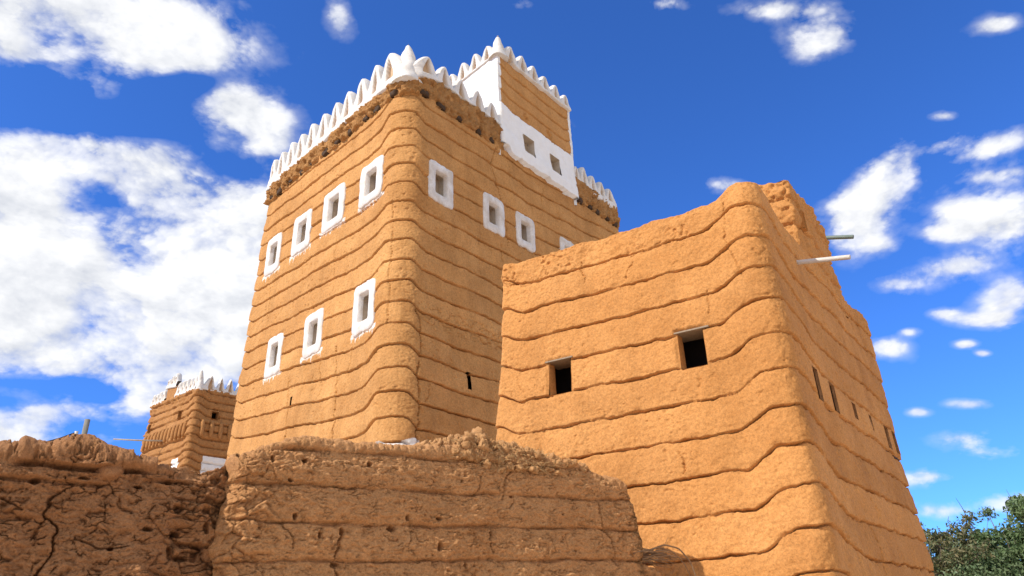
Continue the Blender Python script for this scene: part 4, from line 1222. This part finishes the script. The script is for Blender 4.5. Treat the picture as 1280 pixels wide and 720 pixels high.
# bundle of dry twigs lying on the broken stub at the wall end
TBs = wpt(.1, -.2, 2.5)
TW = MB()
for i in range(48):
    s0 = np.array([random.uniform(-.12, .1), random.uniform(-.35, .02), random.uniform(2.46, 2.55)])
    ln = random.uniform(.35, .75); rise = random.uniform(-.02, .10); dro = random.uniform(.05, .35) * ln
    az = random.uniform(-.12, .16)
    P = []
    for q in np.linspace(0, 1, 9):
        P.append(wpt(s0[0] + ln * q * math.cos(az), s0[1] + ln * q * math.sin(az) + .02 * math.sin(7 * q + i), s0[2] + rise * math.sin(q * 2.2) - dro * max(0, q - .35) ** 2 + .012 * math.sin(9 * q + 2 * i)))
    r = random.choice((.004, .005, .007, .009, .013))
    TW.tube(P, np.linspace(r, r * .45, 9), 6)
for (pts, r) in (([(.05, 0., 2.55), (.4, .0, 2.66), (.62, .02, 2.62), (.78, .03, 2.46), (.86, .03, 2.2), (.88, .02, 1.8)], .012), ([(.0, -.1, 2.56), (.35, -.05, 2.63), (.55, -.02, 2.58), (.70, .0, 2.44), (.77, .0, 2.3)], .009), ([(.45, -.1, 2.6), (.52, -.1, 2.7), (.56, -.1, 2.76)], .004)):
    pp = np.array(pts); u = np.linspace(0, len(pp) - 1, 26)
    P = [wpt(*[np.interp(x, np.arange(len(pp)), pp[:, c]) for c in range(3)]) for x in u]
    P = np.array(P); P[1:-1] = (P[:-2] + P[1:-1] * 2 + P[2:]) / 4
    TW.tube(P, np.linspace(r, r * .5, 26), 8)
o = put('twig_bundle', TW.mesh('twig_bundle', True, TBs), M_TWIG); o.location = TBs
tag(o, 'bundle of dry twigs lying on the broken wall end beside the house', 'twig bundle')

# ================================================================== post with its cable behind the eroded wall
def post(loc, h, lean, label):
    p = np.array(loc)
    r_ = root('utility_post', tuple(p), label, 'post', 'wooden posts carrying the cable')
    mb = MB(); mb.tube([(0, 0, -.3), (lean * .5, 0, h * .5), (lean, 0, h)], [.050, .046, .042], 10)
    put('pole', mb.mesh('pole', True), M_POST, r_)
    mb = MB(); b = np.array([lean - .12, -.03, h - .30])
    mb.tube([b + (0.09, 0, -.06), b + (0, 0, -.06), b + (0, 0, 0)], .012, 6)
    mb.tube([b, b + (0, 0, .03), b + (0, 0, .06), b + (0, 0, .10)], [.02, .035, .025, .03], 10)
    put('insulator', mb.mesh('insulator', True), M_PIPE, r_)
    return p + b + np.array([0, 0, .07])


a = post((-7.05, 12.09, 0.), 5.12, .10, 'grey wooden post standing behind the eroded wall, left of the distant tower')
b = post((-13.5, 9.2, 0.), 4.2, -.05, 'grey wooden post further along the cable, out beyond the left edge')
mb = MB()
for k in range(2):
    P = [a * (1 - q) + b * q + np.array([0, 0, -.55 * 4 * q * (1 - q) * (1 + .35 * k) + .02 * k]) for q in np.linspace(0, 1, 24)]
    mb.tube(P, .009, 6)
o = put('cable', mb.mesh('cable', True, a), M_CABLE); o.location = a
tag(o, 'pair of thin dark cables sagging left from the grey post', 'cable')


# ================================================================== trees beyond the house
def tree(name, loc, h, rad, seed, mat, label, nleaf, leaf, squash=1., gaps=.5, low=.25, group='trees beyond the low house', twigs=70):
    rd = random.Random(seed); rn = np.random.default_rng(seed)
    r_ = root(name, loc, label, 'tree', group)
    mb = MB()
    th = h * low
    mb.tube([(0, 0, -.2), (.05, .03, th * .5), (.02, -.04, th), (.1, .05, th * 1.3)], [.17, .14, .12, .09], 10)
    tips = []
    for i in range(9):
        az = i * 2.4 + rd.uniform(-.4, .4); el = rd.uniform(.35, 1.35)
        ln = rd.uniform(.55, 1.0)
        end = np.array([math.cos(az) * math.cos(el) * rad * ln, math.sin(az) * math.cos(el) * rad * ln, th + (h - th) * (.35 + .6 * math.sin(el)) * ln])
        st = np.array([0, 0, th * rd.uniform(.7, 1.1)])
        P = [st + (end - st) * q + np.array([0, 0, .12 * h * q * (1 - q)]) + rn.normal(size=3) * .05 for q in np.linspace(0, 1, 7)]
        mb.tube(P, np.linspace(.07, .015, 7), 6)
        tips.append(end)
        for k in range(4):
            q = rd.uniform(.4, .95); b0 = st + (end - st) * q
            e2 = b0 + np.clip(rn.normal(size=3), -1.1, 1.1) * rad * .28 + np.array([0, 0, .1 * h])
            mb.tube([b0, (b0 + e2) / 2 + rn.normal(size=3) * .05, e2], [.025, .016, .006], 5)
            tips.append(e2)
    for i in range(twigs):
        c = tips[rd.randrange(len(tips))]
        e = c + np.clip(rn.normal(size=3), -1, 1) * rad * .2 + np.array([0, 0, rad * .12])
        mb.tube([c, (c + e) / 2 + rn.normal(size=3) * .03, e], [.012, .008, .004], 4, False)
    put('trunk', mb.mesh('trunk', True), M_BARK, r_)
    # leaf clumps round the twig ends and through the crown
    cl = []
    for p in tips:
        cl.append((p, rd.uniform(.22, .42) * rad * .62))
    for i in range(34):
        d = rn.normal(size=3); d /= np.linalg.norm(d); d[2] = abs(d[2]) * 1.0 - .25
        cl.append((np.array([d[0] * rad * .85, d[1] * rad * .85, th + (h - th) * (.42 + .42 * d[2])]), rd.uniform(.2, .4) * rad * .62))
    w = np.array([c[1] ** 2 for c in cl]); w /= w.sum()
    idx = rn.choice(len(cl), nleaf, p=w)
    C = np.array([c[0] for c in cl])[idx]; R = np.array([c[1] for c in cl])[idx]
    d = rn.normal(size=(nleaf, 3)); d /= np.linalg.norm(d, axis=1)[:, None]
    P = C + d * (R * rn.random(nleaf) ** .6)[:, None] * np.array([1, 1, .75])
    keepm = perlin(P[:, 0] * 2.1, P[:, 1] * 2.1, P[:, 2] * 2.1) > -gaps
    P = P[keepm]; n = len(P)
    u = rn.normal(size=(n, 3)); u /= np.linalg.norm(u, axis=1)[:, None]
    v = np.cross(u, rn.normal(size=(n, 3))); v /= np.linalg.norm(v, axis=1)[:, None]
    s = leaf * rn.uniform(.6, 1.3, n)[:, None]
    nrm_ = np.cross(u, v)
    V = np.stack([P - u * s, P + v * s * .42 + nrm_ * s * .12, P + u * s, P - v * s * .42 + nrm_ * s * .12], 1).reshape(-1, 3)
    o = put('crown', make_mesh('crown', V, np.arange(4 * n).reshape(-1, 4), False), mat, r_)


tree('acacia_tree', (13.1, 21.0, 0), 4.5, 1.7, 3, M_LEAF2, 'dense green leafy tree at the right edge, tallest of the trees beside the low house', 26000, .062, low=.22, gaps=.40)
tree('acacia_tree', (11.7, 22.2, 0), 4.9, 1.6, 5, M_LEAF3, 'thin olive brown tree with dry leaves, right against the low house', 12000, .058, low=.25, gaps=.2)
tree('acacia_tree', (12.5, 23.2, 0), 4.9, 1.8, 9, M_LEAF, 'green leafy tree standing between the olive brown tree and the tallest one', 18000, .062, low=.2, gaps=.3)
tree('acacia_tree', (15.4, 22.0, 0), 4.2, 1.8, 13, M_LEAF, 'broad green tree rising just outside the right edge', 14000, .065, low=.2, gaps=.35)

# low shrubbery under the trees
sh = root('leafy_shrub', (11.4, 20.6, 0), 'dense low green shrub filling the space under the trees', 'shrub')
rn = np.random.default_rng(77); n = 26000
d = rn.normal(size=(n, 3)); d /= np.linalg.norm(d, axis=1)[:, None]
P = d * (rn.random(n) ** .4)[:, None] * np.array([2.2, 1.4, 1.7]) + np.array([.9, .4, 1.75])
P = P[perlin(P[:, 0] * 2, P[:, 1] * 2, P[:, 2] * 2) > -.35]; n = len(P)
P[:, 2] += .25 * perlin(P[:, 0] * 1.3, P[:, 1] * 1.3, 0 * P[:, 0])
u = rn.normal(size=(n, 3)); u /= np.linalg.norm(u, axis=1)[:, None]
v = np.cross(u, rn.normal(size=(n, 3))); v /= np.linalg.norm(v, axis=1)[:, None]
s = .06 * rn.uniform(.6, 1.3, n)[:, None]
V = np.stack([P - u * s, P + v * s * .42, P + u * s, P - v * s * .42], 1).reshape(-1, 3)
put('foliage', make_mesh('foliage', V, np.arange(4 * n).reshape(-1, 4), False), M_LEAF, sh)
mb = MB()
for i in range(14):
    e = np.array([.9, .4, 1.2]) + rn.normal(size=3) * np.array([1.1, .7, .6])
    mb.tube([(.9 + .1 * math.sin(i), .4 + .1 * math.cos(i), -.1), np.array([.9, .4, .6]) + rn.normal(size=3) * .15, e], [.03, .02, .008], 5)
put('stems', mb.mesh('stems', True), M_BARK, sh)

# ================================================================== ground
g = 3000.
xs = np.concatenate([-np.geomspace(g, 30, 20), np.linspace(-26, 26, 60), np.geomspace(30, g, 20)])
X, Y = np.meshgrid(xs, xs + 15)
near = np.exp(-((X / 40) ** 2 + ((Y - 15) / 40) ** 2))
Z = (.06 * fbm(X, Y, 0 * X, .35, 3) - .06) * near
V = np.stack([X, Y, Z], -1).reshape(-1, 3)
o = put('ground', make_mesh('ground', V, grid_faces(len(xs), len(xs))), M_GROUND)
tag(o, 'bare sandy ground around the mud buildings', 'ground', kind='structure')

# ================================================================== camera
cam = bpy.data.cameras.new('camera')
cam.sensor_width = 36.; cam.lens = 36. * 960 / 1280
cam.clip_start = .05; cam.clip_end = 20000.
co = bpy.data.objects.new('camera', cam); COL.objects.link(co)
co.location = (0, 0, 1.6)
from mathutils import Matrix
pitch = math.atan((805 - 360) / 960.)
co.matrix_world = Matrix.Translation((0, 0, 1.6)) @ Matrix.Rotation(math.pi / 2 + pitch, 4, 'X') @ Matrix.Rotation(-math.radians(2.0), 4, 'Z')
scene.camera = co

# ================================================================== light and sky
SUN_AZ = math.atan2(-.858, -.513)        # measured from +Y towards +X
SUN_EL = math.radians(40.)
sd = np.array([math.sin(SUN_AZ) * math.cos(SUN_EL), math.cos(SUN_AZ) * math.cos(SUN_EL), math.sin(SUN_EL)])
sun = bpy.data.lights.new('sun', 'SUN'); sun.energy = 2.15; sun.angle = math.radians(.55); sun.color = (1., .95, .87)
so = bpy.data.objects.new('sun', sun); COL.objects.link(so)
from mathutils import Vector
so.rotation_euler = Vector(-sd).to_track_quat('-Z', 'Y').to_euler()
so.location = (-30, -5, 30)

wd = bpy.data.worlds.new('World'); scene.world = wd; wd.use_nodes = True
nt = wd.node_tree
bg = nt.nodes['Background']; bg.inputs['Strength'].default_value = .145
sky = N(nt, 'ShaderNodeTexSky'); sky.sky_type = 'NISHITA'; sky.sun_disc = False
sky.sun_elevation = SUN_EL; sky.sun_rotation = SUN_AZ % (2 * math.pi)
sky.altitude = 1200.; sky.air_density = 1.0; sky.dust_density = .9; sky.ozone_density = 2.2
SKY_TINT = (.168, .358, .70)
skyc = mix(nt, 1., sky.outputs[0], SKY_TINT, 'MULTIPLY')

dirv = N(nt, 'ShaderNodeTexCoord').outputs['Generated']
# clouds: patches of sky given by azimuth, elevation, half-widths (degrees), tilt and weight
CLOUDS = [(-39.6, 37.6, 3.74, 2.09, 24, 0.9), (-32.2, 39.7, 5.07, 2.23, 14, 1.25), (-28.1, 39.5, 2.46, 1.72, 17, 0.8), (-38.4, 36.4, 1.69, 0.66, 23, 0.5),
          (-34.7, 35.9, 1.98, 1.1, 9, 0.45), (-23.2, 36.1, 2.56, 1.64, -4, 1.15), (-21, 34, 1.34, 1.38, 10, 0.4), (-35.2, 30.7, 2.61, 1.27, 6, 0.95),
          (-32.3, 30.7, 2.74, 1.46, -1, 0.8), (-28.7, 29.8, 2.19, 2.13, 13, 0.9), (-26, 27.3, 4.29, 3, 10, 1.15), (-22, 27.9, 3.18, 3.36, 9, 1),
          (-23, 25, 3.66, 2.23, 8, 0.9), (-37.2, 26.8, 2.1, 2.38, 16, 1.05), (-34.5, 23.6, 3.35, 3, -16, 1.05), (-31.1, 20.5, 4.65, 2.84, -7, 1.05),
          (-24.9, 20.8, 4.04, 2.3, 7, 0.95), (-34, 18.5, 3.65, 2.27, 10, 0.95), (-26.5, 17.4, 2.69, 1.71, 6, 0.85), (-22.7, 18.6, 2.84, 2.21, 5, 0.9),
          (-29.8, 28.2, 3.69, 0.73, -33, -0.35), (-25.8, 24.8, 2.03, 1.09, -12, -0.6), (-35.1, 33.1, 5.26, 0.81, 10, -0.45), (-27.3, 37.2, 2.43, 1.02, 25, -0.75),
          (-25.9, 21.8, 2.54, 0.54, -14, -0.25), (-32.6, 16.1, 3.96, 0.45, 2, -0.45), (-34.3, 14.7, 1.67, 0.44, 7, -0.3), (-23.2, 32, 2.09, 0.77, 11, -0.4),
          (-26.7, 15.5, 1.21, 0.63, 5, 0.6), (-31.8, 14.4, 3.72, 0.81, 10, 0.8), (-33.2, 12.8, 2.54, 0.88, 6, 0.75), (-28.8, 13.2, 1.01, 0.41, 5, 0.45),
          (-28.9, 25.2, 1.93, 0.75, 11, 0.45), (-15.6, 43.7, 0.87, 1.23, 18, 0.5), (15.6, 43.7, 1.19, 0.41, -13, 0.6), (27.7, 38.9, 1.69, 1.27, -20, 0.95),
          (26.1, 41.1, 3.02, 0.55, -20, 0.75), (28.5, 38.3, 1.33, 0.63, 1, 0.5), (39.7, 35.3, 0.96, 0.43, -14, 0.55), (34.7, 31.2, 0.71, 0.3, -22, 0.5),
          (31.2, 29.4, 1.86, 1.05, 4, 0.85), (28.4, 27.6, 2.53, 1.08, 8, 1), (27.1, 25.7, 1.9, 1.51, 18, 1), (30.1, 28.5, 1.19, 1.05, -18, 0.4),
          (34.2, 29.5, 1.41, 0.46, -4, 0.55), (36.7, 28.4, 2.02, 0.65, 2, 0.95), (35.7, 26.8, 1.28, 0.51, -9, 0.6), (38, 26.4, 1.22, 0.59, -4, 0.6),
          (34.1, 25, 1.5, 1.23, 5, 1), (32.5, 24, 1.36, 0.47, -17, 0.7), (36.4, 23.5, 1.7, 1.58, 11, 1.1), (32.6, 21.6, 1.88, 0.72, -6, 0.8),
          (29, 21.4, 1.33, 0.59, -14, 0.75), (35, 18.9, 1.38, 1.28, 8, 1), (33.9, 17.9, 1.71, 0.4, -11, 0.7), (27.1, 17.5, 0.96, 0.59, -11, 0.8),
          (31.1, 18.9, 0.81, 0.31, -13, 0.45), (31.9, 16.7, 0.62, 0.26, -12, 0.4), (32.6, 16, 0.43, 0.2, -12, 0.5), (28.7, 18.2, 0.56, 0.26, -12, 0.4),
          (28, 8.8, 1.53, 0.5, -7, 0.9), (30.7, 10.9, 1.82, 0.5, -9, 0.55), (31.3, 10, 1.7, 0.44, -8, 0.6), (31.8, 6.9, 2.47, 0.57, -7, 0.8),
          (28.4, 6.7, 2.19, 0.49, -6, 0.6), (28.1, 13, 0.65, 0.26, -9, 0.45), (31.2, 13, 1.31, 0.3, -10, 0.3), (33.6, 12.1, 0.41, 0.24, -10, 0.5),
          (18.1, 30.6, 1.32, 0.51, -12, 0.55), (6.1, 37.5, 0.58, 0.9, -6, 0.35), (2.2, 45.1, 1.01, 0.31, -4, 0.35), (28.3, 24.1, 0.97, 0.64, -15, 0.3)]


def vmath(op, a, b):
    v = nt.nodes.new('ShaderNodeVectorMath'); v.operation = op
    for i, q in enumerate((a, b)):
        if isinstance(q, (tuple, list, np.ndarray)): v.inputs[i].default_value = tuple(float(x) for x in q)
        else: L(nt, q, v.inputs[i])
    return v


# cloud banks added out of view, right and behind, to fill the shaded walls
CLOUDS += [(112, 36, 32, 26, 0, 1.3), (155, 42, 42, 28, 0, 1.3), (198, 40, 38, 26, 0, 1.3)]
acc = None
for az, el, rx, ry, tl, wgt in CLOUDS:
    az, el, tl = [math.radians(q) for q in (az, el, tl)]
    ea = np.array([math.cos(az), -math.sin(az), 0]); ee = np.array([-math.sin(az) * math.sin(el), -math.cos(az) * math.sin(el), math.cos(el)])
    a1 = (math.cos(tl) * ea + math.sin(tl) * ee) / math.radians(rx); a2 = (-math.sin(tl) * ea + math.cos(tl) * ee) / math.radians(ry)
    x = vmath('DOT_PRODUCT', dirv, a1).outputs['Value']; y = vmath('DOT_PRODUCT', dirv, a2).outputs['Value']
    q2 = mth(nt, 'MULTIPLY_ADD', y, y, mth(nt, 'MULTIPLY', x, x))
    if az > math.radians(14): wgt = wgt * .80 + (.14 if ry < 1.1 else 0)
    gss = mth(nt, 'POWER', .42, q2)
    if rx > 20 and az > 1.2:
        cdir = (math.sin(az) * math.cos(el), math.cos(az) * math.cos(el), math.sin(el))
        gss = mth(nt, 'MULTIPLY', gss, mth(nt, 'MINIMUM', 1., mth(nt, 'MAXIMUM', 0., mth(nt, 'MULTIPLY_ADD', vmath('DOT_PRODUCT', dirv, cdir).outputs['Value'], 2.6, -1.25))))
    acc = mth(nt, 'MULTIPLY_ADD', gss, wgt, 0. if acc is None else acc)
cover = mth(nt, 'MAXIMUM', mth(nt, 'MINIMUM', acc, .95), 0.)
pv = vmath('MULTIPLY', dirv, (1., 1., 1.55)).outputs[0]


def billow(co):
    n = noise_tex(nt, co, 7.5, 7, .60, .2)
    v = N(nt, 'ShaderNodeTexVoronoi', Scale=10., Detail=3., Roughness=.6, Lacunarity=2.3); v.feature = 'F1'; v.normalize = True
    L(nt, vmath('ADD', co, vmath('MULTIPLY', n, (.05, .06, .04)).outputs[0]).outputs[0], v.inputs['Vector'])
    return mth(nt, 'MULTIPLY_ADD', mth(nt, 'SUBTRACT', .80, v.outputs['Distance']), .42, mth(nt, 'MULTIPLY', n, .58)), n


nn, n1 = billow(pv)
nsh, n3 = billow(vmath('ADD', pv, (-.012, -.008, .022)).outputs[0])
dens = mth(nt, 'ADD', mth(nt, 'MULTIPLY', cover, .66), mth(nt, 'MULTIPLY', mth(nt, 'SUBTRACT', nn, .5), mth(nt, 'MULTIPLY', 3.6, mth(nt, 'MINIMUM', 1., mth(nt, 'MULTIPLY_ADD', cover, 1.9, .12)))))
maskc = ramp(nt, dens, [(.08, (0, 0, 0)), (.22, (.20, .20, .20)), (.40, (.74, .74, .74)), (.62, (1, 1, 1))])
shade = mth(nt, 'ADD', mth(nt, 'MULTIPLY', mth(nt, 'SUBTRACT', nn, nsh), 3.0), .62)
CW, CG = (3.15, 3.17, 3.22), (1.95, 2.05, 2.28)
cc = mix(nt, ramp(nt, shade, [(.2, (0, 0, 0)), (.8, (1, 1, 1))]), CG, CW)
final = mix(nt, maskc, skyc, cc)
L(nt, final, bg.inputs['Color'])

scene.view_settings.view_transform = 'Standard'
scene.view_settings.look = 'None'
scene.view_settings.exposure = 1.22
scene.view_settings.gamma = 1.
scene.view_settings.use_curve_mapping = False
scene.cycles.max_bounces = 6
scene.cycles.diffuse_bounces = 4
scene.cycles.use_denoising = True
